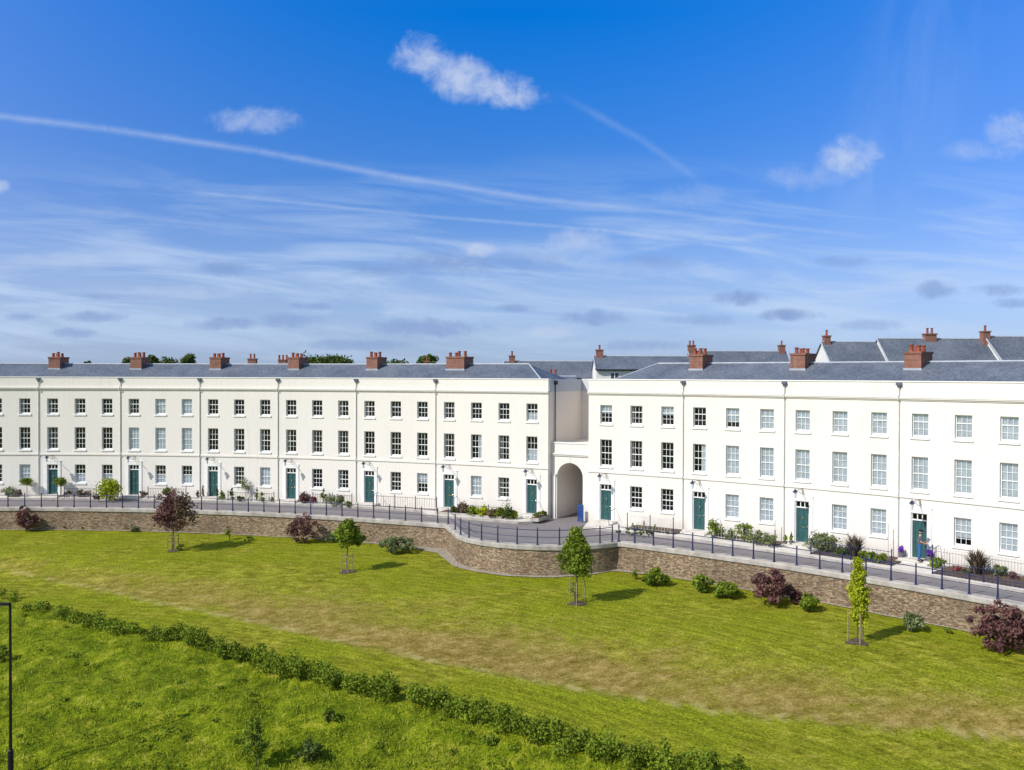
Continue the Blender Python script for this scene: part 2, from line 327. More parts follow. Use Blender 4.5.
# ------------------------------------------------------------------ mesh + scene helpers
class MB:
    def __init__(s): s.v = []; s.f = []; s.mi = []; s.cur = 0; s.tone = None
    def quad(s, *pts):
        b = len(s.v); s.v += [tuple(p) for p in pts]; s.f.append(tuple(range(b, b + len(pts)))); s.mi.append(s.cur)
    def hexa(s, P):   # P: 8 points, bottom 4 (ccw) then top 4
        b = len(s.v); s.v += [tuple(p) for p in P]
        for q in ((3, 2, 1, 0), (4, 5, 6, 7), (0, 1, 5, 4), (1, 2, 6, 5), (2, 3, 7, 6), (3, 0, 4, 7)):
            s.f.append(tuple(b + i for i in q)); s.mi.append(s.cur)
    def cbox(s, s0, s1, o0, o1, z0, z1, seg=1.3):      # box bent along the crescent
        n = max(1, int(math.ceil(abs(s1 - s0) / seg)))
        b = len(s.v)
        for i in range(n + 1):
            q = s0 + (s1 - s0) * i / n
            s.v += [PC(q, o1, z0), PC(q, o0, z0), PC(q, o0, z1), PC(q, o1, z1)]
        for i in range(n):
            k = b + 4 * i
            for j in range(4):
                j2 = (j + 1) % 4; s.f.append((k + j, k + 4 + j, k + 4 + j2, k + j2)); s.mi.append(s.cur)
        s.f.append((b + 3, b + 2, b + 1, b)); k = b + 4 * n; s.f.append((k, k + 1, k + 2, k + 3)); s.mi += [s.cur] * 2
    def box(s, c, hx, hy, z0, z1, ang=0.0):
        ca, sa = math.cos(ang), math.sin(ang)
        q = [(c[0] + x * ca - y * sa, c[1] + x * sa + y * ca) for x, y in ((-hx, -hy), (hx, -hy), (hx, hy), (-hx, hy))]
        s.hexa([(x, y, z0) for x, y in q] + [(x, y, z1) for x, y in q])
    def tube(s, pts, rad, n=6, cap=True):
        pts = [Vector(p) for p in pts]; rr = rad if isinstance(rad, (list, tuple)) else [rad] * len(pts)
        b = len(s.v)
        for i, p in enumerate(pts):
            d = (pts[min(i + 1, len(pts) - 1)] - pts[max(i - 1, 0)]).normalized()
            u = d.cross(Vector((0, 0, 1)) if abs(d.z) < .9 else Vector((1, 0, 0))).normalized(); vv = d.cross(u)
            for k in range(n):
                t = 2 * PI * k / n; s.v.append(tuple(p + (u * math.cos(t) + vv * math.sin(t)) * rr[i]))
        for i in range(len(pts) - 1):
            for k in range(n):
                k2 = (k + 1) % n; s.f.append((b + i * n + k, b + i * n + k2, b + (i + 1) * n + k2, b + (i + 1) * n + k)); s.mi.append(s.cur)
        if cap:
            s.f.append(tuple(b + k for k in range(n))[::-1]); s.f.append(tuple(b + (len(pts) - 1) * n + k for k in range(n))); s.mi += [s.cur] * 2
    def lathe(s, c, prof, n=10):   # prof: (r, z) list
        s.tube([(c[0], c[1], c[2] + z) for r, z in prof], [max(r, .002) for r, z in prof], n)
    def build(s, name, mats, parent=None, smooth=False):
        me = bpy.data.meshes.new(name)
        o = bpy.data.objects.new(name, me); COL.objects.link(o)
        off = Vector((0, 0, 0)); p = parent
        while p is not None: off += p.location; p = p.parent
        me.from_pydata([(x - off.x, y - off.y, z - off.z) for x, y, z in s.v], [], s.f)
        for m in (mats if isinstance(mats, (list, tuple)) else [mats]): me.materials.append(MAT[m])
        me.polygons.foreach_set('material_index', s.mi)
        if smooth: me.polygons.foreach_set('use_smooth', [True] * len(s.f))
        if s.tone is not None:
            a = me.attributes.new('tone', 'FLOAT', 'FACE'); a.data.foreach_set('value', s.tone)
        me.update()
        if parent is not None: o.parent = parent
        return o
def tag(o, label=None, cat=None, group=None, kind=None):
    if label: o['label'] = label
    if cat: o['category'] = cat
    if group: o['group'] = group
    if kind: o['kind'] = kind
    return o
def thing(name, label, cat, loc, group=None):
    o = bpy.data.objects.new(name, None); o.empty_display_size = .3; COL.objects.link(o); o.location = loc; return tag(o, label, cat, group)

# ------------------------------------------------------------------ terrain
def fl(pts): return sorted(polar(at(x, y, CAMZ - H)) + (CAMZ - H,) for x, y, H in pts)
F1 = fl([(0, 551, 13.1), (150, 562, 13.1), (300, 580, 13.15), (450, 598, 13.15), (600, 617, 13.2), (750, 645, 13.2), (900, 668, 13.2), (1024, 692, 13.2)])
F2 = fl([(0, 572, 14.2), (40, 580, 14.2), (150, 603, 14.25), (260, 625, 14.3), (371, 651, 14.35), (459, 667, 14.4), (561, 687, 14.5), (637, 700, 14.5), (716, 713, 14.5), (800, 722, 14.4), (900, 732, 14.3), (1024, 742, 14.2)])
F3 = fl([(0, 600, 14.4), (60, 618, 14.45), (120, 628, 14.5), (180, 638, 14.5), (260, 660, 14.6), (350, 688, 14.6), (430, 704, 14.7), (500, 724, 14.75), (560, 746, 14.8), (640, 764, 14.8), (700, 776, 14.8)])
F4 = fl([(0, 700, 15.5), (195, 712, 15.1), (350, 740, 15.3), (512, 775, 15.6)])
F5 = fl([(0, 779, 16.4), (200, 782, 16.2), (400, 820, 16.1)])
def tz(FL, a):
    A = [q[0] for q in FL]; return r_in2(a) - np.interp(a, A, [q[1] for q in FL]), np.interp(a, A, [q[2] for q in FL])
def r_in2(a): return RW
def lawn_z_raw(a, r):
    ts = [0.0]; zs = [-2.28]
    for FL in (F1, F2, F3, F4, F5):
        q, z = tz(FL, a); q = max(q, ts[-1] + .8); ts.append(q); zs.append(min(z, zs[-1] - .02))
    ts.append(ts[-1] + 40); zs.append(zs[-1] - 1.5)
    return ts, zs
GA_ = np.arange(-.45, 1.36, .01); GT_ = np.arange(-6, 84, .25); _tab = []; _TS = []
_rg = np.random.default_rng(3); _ph = _rg.uniform(0, 6.28, 24); _kx = _rg.normal(0, 1.5, 24); _ky = _rg.normal(0, 1.5, 24)
def lumps(X, Y): return sum(math.sin(_kx[i] * X + _ky[i] * Y + _ph[i]) for i in range(24)) / 5.0
for a_ in GA_:
    ts_, zs_ = lawn_z_raw(a_, 0); _TS.append(ts_); row = sum(np.interp(GT_ + d_, ts_, zs_) for d_ in (-1.2, -.6, 0, .6, 1.2)) / 5; _tab.append(row)
_tab = np.array(_tab); _TS = np.array(_TS)
def ts_of(a):
    i = min(len(GA_) - 1, max(0, int(round((a - GA_[0]) / .01)))); return _TS[i]
def lawn_z(X, Y):
    a, r = polar((X, Y)); t = RW - r
    fi = min(len(GA_) - 1.001, max(0.0, (a - GA_[0]) / .01)); ft = min(len(GT_) - 1.001, max(0.0, (t - GT_[0]) / .25)); i = int(fi); j = int(ft); u = fi - i; v = ft - j
    z = (_tab[i, j] * (1 - u) + _tab[i + 1, j] * u) * (1 - v) + (_tab[i, j + 1] * (1 - u) + _tab[i + 1, j + 1] * u) * v
    k = min(1, max(0, (t - ts_of(a)[3]) / 1.5))
    return float(z) + (.09 * k + .012) * lumps(X, Y)
def on_lawn(px, py):
    d = ray(px, py); t = 20.0
    while t < 120:
        p = (d.x * t, d.y * t); z = CAMZ + d.z * t
        if z <= lawn_z(*p): return Vector((p[0], p[1], lawn_z(*p)))
        t += .12
    return Vector((d.x * t, d.y * t, lawn_z(d.x * t, d.y * t)))

mb = MB(); wear = []
A_ = list(np.arange(-PI, -.3, .12)) + list(np.arange(-.3, 1.2, .0075)) + list(np.arange(1.2, PI, .12)) + [PI]
R_ = [RW + 2.2, RW + .2] + list(np.arange(RW - .2, 40, -.45)) + list(np.arange(39, 3, -3)) + [.5]
na, nr = len(A_), len(R_)
for a in A_:
    for r in R_:
        X, Y, _ = PA(a, r, 0)
        z = lawn_z(X, Y) if r < RW else (-2.3 if a > -.3 and a < 1.2 else -2.3)
        mb.v.append((X, Y, z))
        ts = ts_of(a); t = RW - r
        sm = lambda x, lo, hi: min(1, max(0, (x - lo) / (hi - lo)))
        dry = sm(t, ts[1] - 2.0, .35 * ts[1] + .65 * ts[2]) * (1 - sm(t, ts[2] - .1, ts[2] + .35)) * (.62 + .38 * sm(a, .12, .42))
        rough = sm(t, ts[3] - .6, ts[3] + .4) if a < .98 else 0
        strip = max(0, 1 - abs(t - ts[2] + .1) / .22)
        wear.append((dry, rough, strip, 1))
for i in range(na - 1):
    for j in range(nr - 1):
        mb.f.append((i * nr + j, i * nr + j + 1, (i + 1) * nr + j + 1, (i + 1) * nr + j)); mb.mi.append(0)
lawn = tag(mb.build('lawn', 'lawn', smooth=True), kind='structure')
fa_ = lawn.data.attributes.new('flow', 'FLOAT_VECTOR', 'POINT'); fv = []
for a in A_:
    for r in R_: fv += [a * 82 / 2.2, r / .30, 0.0]
fa_.data.foreach_set('vector', fv)
ca = lawn.data.color_attributes.new('wear', 'FLOAT_COLOR', 'POINT'); ca.data.foreach_set('color', np.array(wear, dtype=np.float32).ravel())

# upper ground behind the retaining wall, out to the horizon
mb = MB()
A2 = list(np.linspace(-PI, PI, 721))
for a in A2:
    for r, z in ((r_in(a), -.50), (120, -.50), (400, -.6), (5000, -3)):
        mb.v.append(PA(a, r, z))
for i in range(len(A2) - 1):
    for j in range(3): k = i * 4 + j; mb.f.append((k, k + 4, k + 5, k + 1)); mb.mi.append(0)
tag(mb.build('ground', 'far_grass'), kind='structure')

A0, A1 = -.20, 1.02
def pw(a):                                   # width of the pavement in front of the facade
    return float(np.interp(a * R, [-20, 30, s_at(430), s_at(446), s_at(547), s_at(549), s_at(590), s_at(594), s_at(700), s_at(800), 95], [1.3, 1.4, 1.5, 3.2, 3.2, .02, .02, 2.7, 2.6, 3.2, 3.7]))
SA = list(np.linspace(A0, A1, 520))
mb = MB()
for i, a in enumerate(SA):
    gap = s_at(549) < a * R < s_at(590)
    mb.v += [PA(a, r_in(a) + .02, ZR), PA(a, (R + 14) if gap else R - pw(a) + .05, ZR)]
for i in range(len(SA) - 1): mb.f.append((2 * i, 2 * i + 2, 2 * i + 3, 2 * i + 1)); mb.mi.append(0)
tag(mb.build('road', 'asphalt'), kind='structure')
def pavement(sa, sb, zt=-.30):
    mb = MB(); n = max(4, int((sb - sa) / .8)); sv = np.linspace(sa, sb, n + 1)
    for q in sv:
        p = pw(q / R); mb.v += [PC(q, p, -.49), PC(q, p, zt), PC(q, p - .14, zt), PC(q, p - .144, zt - .004), PC(q, -.1, zt - .004), PC(q, -.1, -.49)]
    for i in range(n):
        for j in range(5): k = i * 6 + j; mb.f.append((k, k + 6, k + 7, k + 1)); mb.mi.append(1 if j < 2 else 0)
    mb.f.append((0, 1, 2, 3, 4, 5)); mb.f.append(tuple(n * 6 + i for i in (5, 4, 3, 2, 1, 0))); mb.mi += [0, 0]
    return tag(mb.build('pavement', ['paving', 'coping_stone']), kind='structure')
pavement(-18, s_at(547.5)); pavement(s_at(590.5), 90)
# pale gravel margin at the foot of the wall
mb = MB(); GA = list(np.linspace(A0, A1, 420))
def gw(a): return float(np.interp(a, [-.2, .33, .40, .44, .468, .50, .55, .585, .606, .64, 1.02], [.05, .05, .40, 1.4, 1.0, .45, .32, .5, .5, .08, .06]))
for a in GA:
    r0 = r_in(a) - .2
    for j, d in enumerate((0, gw(a) * .5, gw(a))):
        X, Y, _ = PA(a, r0 - d, 0); mb.v.append((X, Y, lawn_z(X, Y) + .07 - .015 * j))
for i in range(len(GA) - 1):
    for j in range(2): k = 3 * i + j; mb.f.append((k, k + 3, k + 4, k + 1)); mb.mi.append(0)
tag(mb.build('gravel_margin', 'gravel'), kind='structure')

# ------------------------------------------------------------------ retaining wall, in three stretches
def wall(name, label, a0, a1, n, off0=.0, end=None):
    am = (a0 + a1) / 2; t = thing(name, label, 'wall', PA(am, r_in(am), -2.4))
    aa = np.linspace(a0, a1, n)
    P = [(PA(a, r_in(a), 0)) for a in aa]; P = [Vector(p) for p in P]
    Nn = []
    for i in range(n):
        d = (P[min(i + 1, n - 1)] - P[max(i - 1, 0)]).normalized(); Nn.append(Vector((d.y, -d.x, 0)))
    def strip(offs_z, mat, nm, jit=0):
        mb = MB(); m = len(offs_z)
        for i in range(n):
            for (o, z) in offs_z: q = P[i] + Nn[i] * o; mb.v.append((q.x, q.y, z))
        for i in range(n - 1):
            for j in range(m): k = i * m; j2 = (j + 1) % m; mb.f.append((k + j, k + j2, k + m + j2, k + m + j)); mb.mi.append(0)
        mb.f.append(tuple(range(m))[::-1]); mb.f.append(tuple((n - 1) * m + i for i in range(m))); mb.mi += [0, 0]
        return mb.build(nm, mat, t)
    strip([(-.30, -.75), (-.30, -2.9), (.20, -2.9), (.17, -.75)], 'rubble', 'masonry')
    strip([(-.34, -.75), (.24, -.75), (.26, -.72), (.26, -.50), (.22, -.43), (-.34, -.43)], 'coping_stone', 'coping')
    return t
wall('retaining_wall', 'long low brown rubble retaining wall below the left terrace, ending at the curved bastion', A0, .4440, 170)
wall('retaining_wall', 'curved bulging brown rubble wall of the bastion in front of the archway', .4441, .6070, 60)
wall('retaining_wall', 'brown rubble retaining wall curving down to the right below the right terrace', .6050, A1, 120)

# ------------------------------------------------------------------ navy railing on the wall: each length is a thing, its posts are parts
def a_col(px):                                # angle where the top of the wall shows at pixel column px
    lo, hi = -.3, 1.1
    for _ in range(50):
        m_ = (lo + hi) / 2; X, Y, _z = PA(m_, r_in(m_), 0)
        if 512 + F * X / Y < px: lo = m_
        else: hi = m_
    return lo
def railing(angles, label, group='navy railing lengths on the retaining wall'):
    pts = [Vector(PA(a, r_in(a), 0)) for a in angles]
    t = thing('railing', label, 'railing', (pts[len(pts) // 2].x, pts[len(pts) // 2].y, -.43), group)
    for p in pts:
        mb = MB(); mb.lathe((p.x, p.y, -.43), [(.08, 0), (.08, .05), (.055, .10), (.045, .3), (.038, .98), (.052, 1.0), (.03, 1.04), (.052, 1.08), (.02, 1.13)], 8)
        mb.build('post', 'navy_iron', t)
    for z, r_ in ((.95, .025), (.50, .021)):
        mb = MB(); mb.tube([(p.x, p.y, -.43 + z) for p in pts], r_, 5); mb.build('rail', 'navy_iron', t)
def a_px(px, py): return polar(at(px, py, ZR))[0]
a0_ = a_col(7.6); d0_ = (a_col(438) - a0_) / 27
AL_ = [a0_ + d0_ * k for k in range(-9, 28)]
railing([a for a in AL_[:27]], 'navy post and rail railing on the wall below the leftmost houses')
railing([a for a in AL_[26:]], 'navy post and rail railing on straight wall just left of the curved bastion')
railing([a_col(x) for x in (448.5, 455.5, 461, 469.4, 482, 498.2, 517.6, 538, 560, 582, 600.6, 613)], 'navy post and rail railing curving round the bulging bastion before the archway')
RX_ = [a_col(x) for x in (619.5, 635.5, 654.3, 674, 693.5, 713.5, 733.7, 754.5, 775.3, 797.9, 821, 843.6, 867.4, 892.5, 917.5, 943.7, 971, 999.7)]
RX_ += [RX_[-1] + (RX_[-1] - RX_[-2]) * k for k in range(1, 8)]
railing(RX_[:9], 'navy post and rail railing right of the bastion, ending above the big plum shrub')
railing(RX_[8:], 'navy post and rail railing at the far right, behind the yellow columnar tree')

# ------------------------------------------------------------------ terrace houses
ZT, ZC, ZS = 10.14, 9.13, 3.33
OPW = .475
WIN = {'top': (6.93, 8.30), 'mid': (3.81, 5.78), 'low': (.88, 2.50)}
def build_window(house, sc, lvl, look):
    z0, z1 = WIN[lvl]; s0, s1 = sc - OPW, sc + OPW
    mb = MB(); fo0, fo1 = -.20, -.14; t = .06
    mb.cbox(s0, s0 + t, fo0, fo1, z0 + .06, z1); mb.cbox(s1 - t, s1, fo0, fo1, z0 + .06, z1)
    mb.cbox(s0 + t, s1 - t, fo0, fo1, z1 - t, z1); mb.cbox(s0, s1, fo0, fo1 + .01, z0, z0 + .06)
    rows = 3 if lvl == 'top' else 4; a, b = s0 + t, s1 - t; za, zb = z0 + .06, z1 - t
    meet = za + (zb - za) * ((2 / 3) if lvl == 'top' else .5)
    mb.cbox(a, b, fo0 + .005, fo1 - .01, meet - .028, meet + .028)
    mb.cbox(a, b, fo0 + .02, fo1 - .03, za, za + .06)
    for i in (1, 2):
        q = a + (b - a) * i / 3; mb.cbox(q - .013, q + .013, fo0 + .03, fo1 - .02, za + .06, zb)
    for i in range(1, rows):
        q = za + (zb - za) * i / rows
        if abs(q - meet) > .1: mb.cbox(a, b, fo0 + .028, fo1 - .022, q - .013, q + .013)
    fr = mb.build('window', 'sash_white', house)
    mb = MB(); mb.quad(PC(a, -.172, za), PC(b, -.172, za), PC(b, -.172, zb), PC(a, -.172, zb)); mb.build('pane', 'glass', fr)
    mb = MB(); mb.cbox(s0 - .09, s1 + .09, -.1, .07, z0 - .13, z0 - .003); mb.build('sill', 'trim_white', fr)
    def drape(x0, x1, y0, y1, mat, nm):
        mb = MB(); k = max(2, int((x1 - x0) / .05))
        for i in range(k):
            p, q = x0 + (x1 - x0) * i / k, x0 + (x1 - x0) * (i + 1) / k; am = .002 if mat == 'blind' else .014; o0, o1 = -.215 - am * (i % 2), -.215 - am * ((i + 1) % 2)
            mb.quad(PC(p, o0, y0), PC(q, o1, y0), PC(q, o1, y1), PC(p, o0, y1))
        mb.build(nm, mat, fr)
    if look == 'full': drape(s0, s1, z0, z1, 'blind', 'blind')
    elif look == 'most': drape(s0, s1, z0 + (z1 - z0) * .30, z1, 'blind', 'blind')
    elif look == 'half': drape(s0, s1, z0 + (z1 - z0) * .55, z1, 'blind', 'blind')
    elif look == 'bottom': drape(s0, s1, z0, z0 + (z1 - z0) * .5, 'blind', 'blind')
    elif look == 'sides': drape(s0, s0 + .2, z0, z1, 'curtain', 'curtain'); drape(s1 - .2, s1, z0, z1, 'curtain', 'curtain')
    elif look == 'left': drape(s0, s0 + .33, z0, z1, 'curtain', 'curtain')
    elif look == 'right': drape(s1 - .4, s1, z0, z1, 'blind', 'curtain')
DW = .42
def build_door(house, sc, dark=False):
    mb = MB(); s0, s1 = sc - DW, sc + DW; z0, z1 = -.12, 2.05
    f0 = -.16; o = MB()
    o.cbox(s0, s1, f0 - .06, f0, z0, z1)                       # leaf with raised stiles and rails
    for (a, b, c, d) in ((s0, s0 + .13, z0, z1), (s1 - .13, s1, z0, z1), (sc - .05, sc + .05, z0 + .24, z1 - .15)): o.cbox(a, b, f0 + .001, f0 + .028, c, d)
    for (c, d) in ((z0, z0 + .24), (z0 + .90, z0 + 1.05), (z1 - .15, z1), (z0 + 1.55, z0 + 1.65)): o.cbox(s0 + .13, s1 - .13, f0 + .001, f0 + .026, c, d)
    dr = o.build('door', 'door_green', house)
    k = MB()
    k.lathe(PC(s1 - .1, f0 + .07, z0 + 1.0), [(.03, -.03), (.045, 0), (.03, .03)], 8); k.cbox(sc - .04, sc + .04, f0 + .03, f0 + .06, 1.35, 1.5); k.cbox(sc - .11, sc + .11, f0 + .03, f0 + .045, .80, .84)
    k.build('handle', 'brass', dr)
    fr = MB()                                               # frame and fanlight bar
    fr.cbox(s0 - .06, s0 - .002, -.2, -.04, z0, 2.50); fr.cbox(s1 + .002, s1 + .06, -.2, -.04, z0, 2.50); fr.cbox(s0, s1, -.2, -.06, 2.053, 2.12); fr.cbox(s0, s1, -.2, -.05, 2.45, 2.50)
    for i in (1, 2): q = s0 + (s1 - s0) * i / 3; fr.cbox(q - .022, q + .022, -.19, -.08, 2.12, 2.45)
    fo = fr.build('door_frame', 'trim_white', house)
    g = MB(); g.quad(PC(s0, -.165, 2.12), PC(s1, -.165, 2.12), PC(s1, -.165, 2.45), PC(s0, -.165, 2.45)); g.build('fanlight', 'glass', fo)
    su = MB()                                               # flat surround standing proud of the render
    su.cbox(s0 - .30, s0 - .062, .001, .05, z0, 2.62); su.cbox(s1 + .062, s1 + .30, .001, .05, z0, 2.62); su.cbox(s0 - .30, s1 + .30, .002, .055, 2.622, 2.80); su.cbox(s0 - .33, s1 + .33, .002, .075, 2.80, 2.84)
    su.cbox(s0 - .062, s1 + .062, .001, .05, 2.505, 2.621)
    su.build('door_surround', 'trim_white', house)
    st = MB(); st.cbox(s0 - .5, s1 + .5, .003, .75, -.298, -.125); st.cbox(s0 - .5, s1 + .5, .75, 1.1, -.298, -.21); st.build('doorstep', 'paving', house)
def build_house(sb0, sb1, cols, door_k, label, looks, end=None, chim=1, group='white terraced houses of the crescent', door_extra=None):
    mid = (sb0 + sb1) / 2
    h = thing('terraced_house', label, 'house', PC(mid, 0, -.45), group)
    wins = []; doors = [door_k] + ([door_extra] if door_extra is not None else [])
    for k, s in cols:
        for lvl in ('top', 'mid', 'low'):
            if lvl == 'low' and k in doors: continue
            wins.append((k, s, lvl))
    ops = [(s - OPW, s + OPW) + WIN[l] for k, s, l in wins] + [(s - DW - .06, s + DW + .06, -.12, 2.5) for k, s in cols if k in doors]
    mb = MB()
    S = sorted(set([sb0, sb1] + [round(x, 5) for o in ops for x in o[:2]] + [round(s, 5) for k, s in cols])); Z = sorted(set([-.5, ZT] + [x for o in ops for x in o[2:]]))
    ops = [(round(a, 5), round(b, 5), c, d) for a, b, c, d in ops]
    for a, b in zip(S, S[1:]):
        for c, d in zip(Z, Z[1:]):
            ms, mz = (a + b) / 2, (c + d) / 2
            if any(o[0] < ms < o[1] and o[2] < mz < o[3] for o in ops): continue
            mb.quad(PC(a, 0, c), PC(b, 0, c), PC(b, 0, d), PC(a, 0, d))
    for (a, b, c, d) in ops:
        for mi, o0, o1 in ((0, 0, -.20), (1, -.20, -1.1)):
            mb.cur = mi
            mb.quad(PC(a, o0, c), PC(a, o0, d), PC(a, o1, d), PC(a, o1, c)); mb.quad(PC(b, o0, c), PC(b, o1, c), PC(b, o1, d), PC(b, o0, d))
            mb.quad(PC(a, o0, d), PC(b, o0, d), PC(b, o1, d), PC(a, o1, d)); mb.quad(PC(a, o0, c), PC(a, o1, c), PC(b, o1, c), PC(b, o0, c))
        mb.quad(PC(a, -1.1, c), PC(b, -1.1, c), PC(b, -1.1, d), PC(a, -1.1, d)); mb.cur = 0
    for a, b in zip(S, S[1:]):            # parapet top and back, gutter, rear wall
        mb.quad(PC(a, 0, ZT), PC(b, 0, ZT), PC(b, -.35, ZT), PC(a, -.35, ZT)); mb.quad(PC(a, -.35, ZT), PC(b, -.35, ZT), PC(b, -.35, 9.7), PC(a, -.35, 9.7))
        mb.quad(PC(a, -.35, 9.7), PC(b, -.35, 9.7), PC(b, -7.8, 9.7), PC(a, -7.8, 9.7)); mb.quad(PC(a, -7.8, -.5), PC(a, -7.8, 9.7), PC(b, -7.8, 9.7), PC(b, -7.8, -.5))
    if end in ('R', 'L', 'open_l', 'open_r'):
        mb.cur = 2 if end == 'R' else 0
        q = sb1 if end in ('R', 'open_r') else sb0; si = -1 if end in ('R', 'open_r') else 1
        mb.quad(PC(q, 0, -.5), PC(q, -7.8, -.5), PC(q, -7.8, 9.7), PC(q, 0, 9.7)); mb.quad(PC(q, 0, 9.7), PC(q, -7.8, 9.7), PC(q, -7.8, ZT), PC(q, 0, ZT))
        mb.quad(PC(q + si * .3, -.35, 9.7), PC(q + si * .3, -7.8, 9.7), PC(q + si * .3, -7.8, ZT), PC(q + si * .3, -.35, ZT)); mb.quad(PC(q, -.35, ZT), PC(q + si * .3, -.35, ZT), PC(q + si * .3, -7.8, ZT), PC(q, -7.8, ZT))
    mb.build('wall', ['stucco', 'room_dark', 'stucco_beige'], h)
    c = MB(); e0 = sb0 - (.0 if end != 'L' else .05); e1 = sb1 + (.0 if end != 'R' else .05)
    for (o, z0, z1) in ((.06, 9.05, 9.13), (.13, 9.13, 9.20), (.16, 9.20, 9.27), (.05, 9.27, 9.33)): c.cbox(e0, e1, .002, o, z0 + .001, z1)
    c.build('cornice', 'stucco', h)
    c = MB(); c.cbox(e0, e1, -.40, .045, ZT + .002, ZT + .07); c.build('parapet_coping', 'trim_white', h)
    c = MB(); c.cbox(e0, e1, .002, .07, ZS, ZS + .13); c.build('string_course', 'stucco', h)
        # roof
    rb, ze, zr, bk = 3.8, 9.72, 11.36, 7.2
    m = MB(); ns = 6; ra = sb0 + (3.8 if end == 'L' else 0); rz = sb1 - (3.5 if end == 'R' else 0); ea = sb0 + (.55 if end == 'L' else 0); ez = sb1 - (.55 if end == 'R' else 0)
    for i in range(ns):
        f0, f1 = i / ns, (i + 1) / ns; ea0, ea1 = ea + (ez - ea) * f0, ea + (ez - ea) * f1; r0, r1 = ra + (rz - ra) * f0, ra + (rz - ra) * f1
        m.quad(PC(ea0, -.6, ze), PC(ea1, -.6, ze), PC(r1, -rb, zr), PC(r0, -rb, zr)); m.quad(PC(ea0, -bk, ze), PC(r0, -rb, zr), PC(r1, -rb, zr), PC(ea1, -bk, ze))
    if end == 'L': m.quad(PC(ea, -.6, ze), PC(ra, -rb, zr), PC(ea, -bk, ze))
    if end == 'R': m.quad(PC(ez, -.6, ze), PC(ez, -bk, ze), PC(rz, -rb, zr))
    if end in ('open_l', 'open_r'):
        q = sb0 if end == 'open_l' else sb1; m.quad(PC(q, -.6, ze), PC(q, -rb, zr), PC(q, -bk, ze))
    rf = m.build('roof', 'slate', h)
    m = MB(); m.tube([PC(ra + (rz - ra) * i / 6, -rb, zr + .01) for i in range(7)], .075, 6)
    if end == 'L': m.tube([PC(ea, -.6, ze + .02), PC(ra, -rb, zr + .02)], .06, 6)
    if end == 'R': m.tube([PC(ez, -.6, ze + .02), PC(rz, -rb, zr + .02)], .06, 6)
    m.build('ridge_tiles', 'roof_lead', rf)
    # chimney at the left party wall (front at 2 m behind the facade)
    if chim:
        cs = sb0 if chim == 1 else sb0 + .32; hw = .5 if chim == 1 else .80
        if end == 'L': cs = None
        if cs is not None: chimney(h, cs - (.38 if sb0 > 48 else 0), hw, 2 if chim == 1 else 4)
    # downpipe with hopper on the left party line
    if end != 'L':
        d = MB(); d.tube([PC(sb0, .07, 9.80), PC(sb0, .07, 9.42), PC(sb0, .19, 9.32), PC(sb0, .19, 9.08), PC(sb0, .055, 8.98), PC(sb0, .055, 3.6), PC(sb0, .11, 3.5), PC(sb0, .11, 3.3), PC(sb0, .055, 3.2), PC(sb0, .055, -.29)], .037, 6)
        dp = d.build('downpipe', 'pipe_grey', h)
        d = MB(); d.cbox(sb0 - .16, sb0 + .16, .012, .17, 9.93, 10.10); d.cbox(sb0 - .08, sb0 + .08, .012, .13, 9.80, 9.928); d.build('hopper', 'hopper_grey', dp)
    for (k, s, lvl) in wins: build_window(h, s, lvl, looks(k, lvl))
    for k, s in cols:
        if k in doors: build_door(h, s)
    return h
def chimney(h, cs, hw, pots, b0=2.85, b1=4.6, ztop=12.0, zb=10.6):
    m = MB(); m.cbox(cs - hw, cs + hw, -b1, -b0, zb, ztop - .14, 9); m.cbox(cs - hw - .05, cs + hw + .05, -b1 - .05, -b0 + .05, ztop - .14, ztop, 9)
    ch = m.build('chimney', 'brick', h)
    m = MB(); m.cbox(cs - hw - .04, cs + hw + .04, -b1 - .04, -b0 + .04, 10.68, 10.98, 9); m.build('flashing', 'roof_lead', ch)
    for i in range(pots if pots <= 2 else pots):
        fs = (i % 2) if pots == 2 else (i / (pots - 1)); n_ = 2
        for j in range(n_ if pots == 2 else 1):
            p = PC(cs + (fs - .5) * hw * (.85 if pots == 2 else 1.5), -(b0 + .35 + j * .75 + (.3 if pots > 2 and i % 2 else 0)), ztop)
            hh = random.choice((.34, .40, .46)); m = MB(); m.lathe(p, [(.15, 0), (.13, .05), (.115, hh - .08), (.15, hh - .06), (.15, hh), (.10, hh), (.09, hh - .15)], 9); m.build('chimney_pot', 'terracotta', ch)

def sL(k): return SL + k * BAY
def sR(k): return SR + k * BAY
def pick(lst): return random.choice(lst)
lk_left = {(0, 'low'): 'full', (2, 'low'): 'bottom', (3, 'low'): 'bottom', (4, 'top'): 'sides', (4, 'mid'): 'full', (5, 'top'): 'full', (5, 'mid'): 'full', (6, 'top'): 'full', (6, 'mid'): 'full', (5, 'low'): 'bottom', (6, 'low'): 'bottom',
           (8, 'low'): 'sides', (9, 'low'): 'full', (12, 'low'): 'left', (14, 'low'): 'none', (15, 'low'): 'half', (16, 'top'): 'sides', (17, 'mid'): 'right', (17, 'low'): 'full', (18, 'low'): 'sides', (18, 'mid'): 'sides', (19, 'top'): 'bottom', (19, 'mid'): 'bottom'}
rl = random.Random(5)
def looks_left(k, l):
    r = rl.random(); return lk_left.get((k, l), 'none' if r < .62 else ('sides' if r < .8 else 'left'))
lk_right = {(0, 'top'): 'half', (3, 'top'): 'none', (3, 'mid'): 'right', (2, 'top'): 'half', (4, 'top'): 'most', (10, 'low'): 'most'}
def looks_right(k, l):
    r = rl.random(); return lk_right.get((k, l), ('none' if r < .6 else 'sides') if k < 4 else 'full')
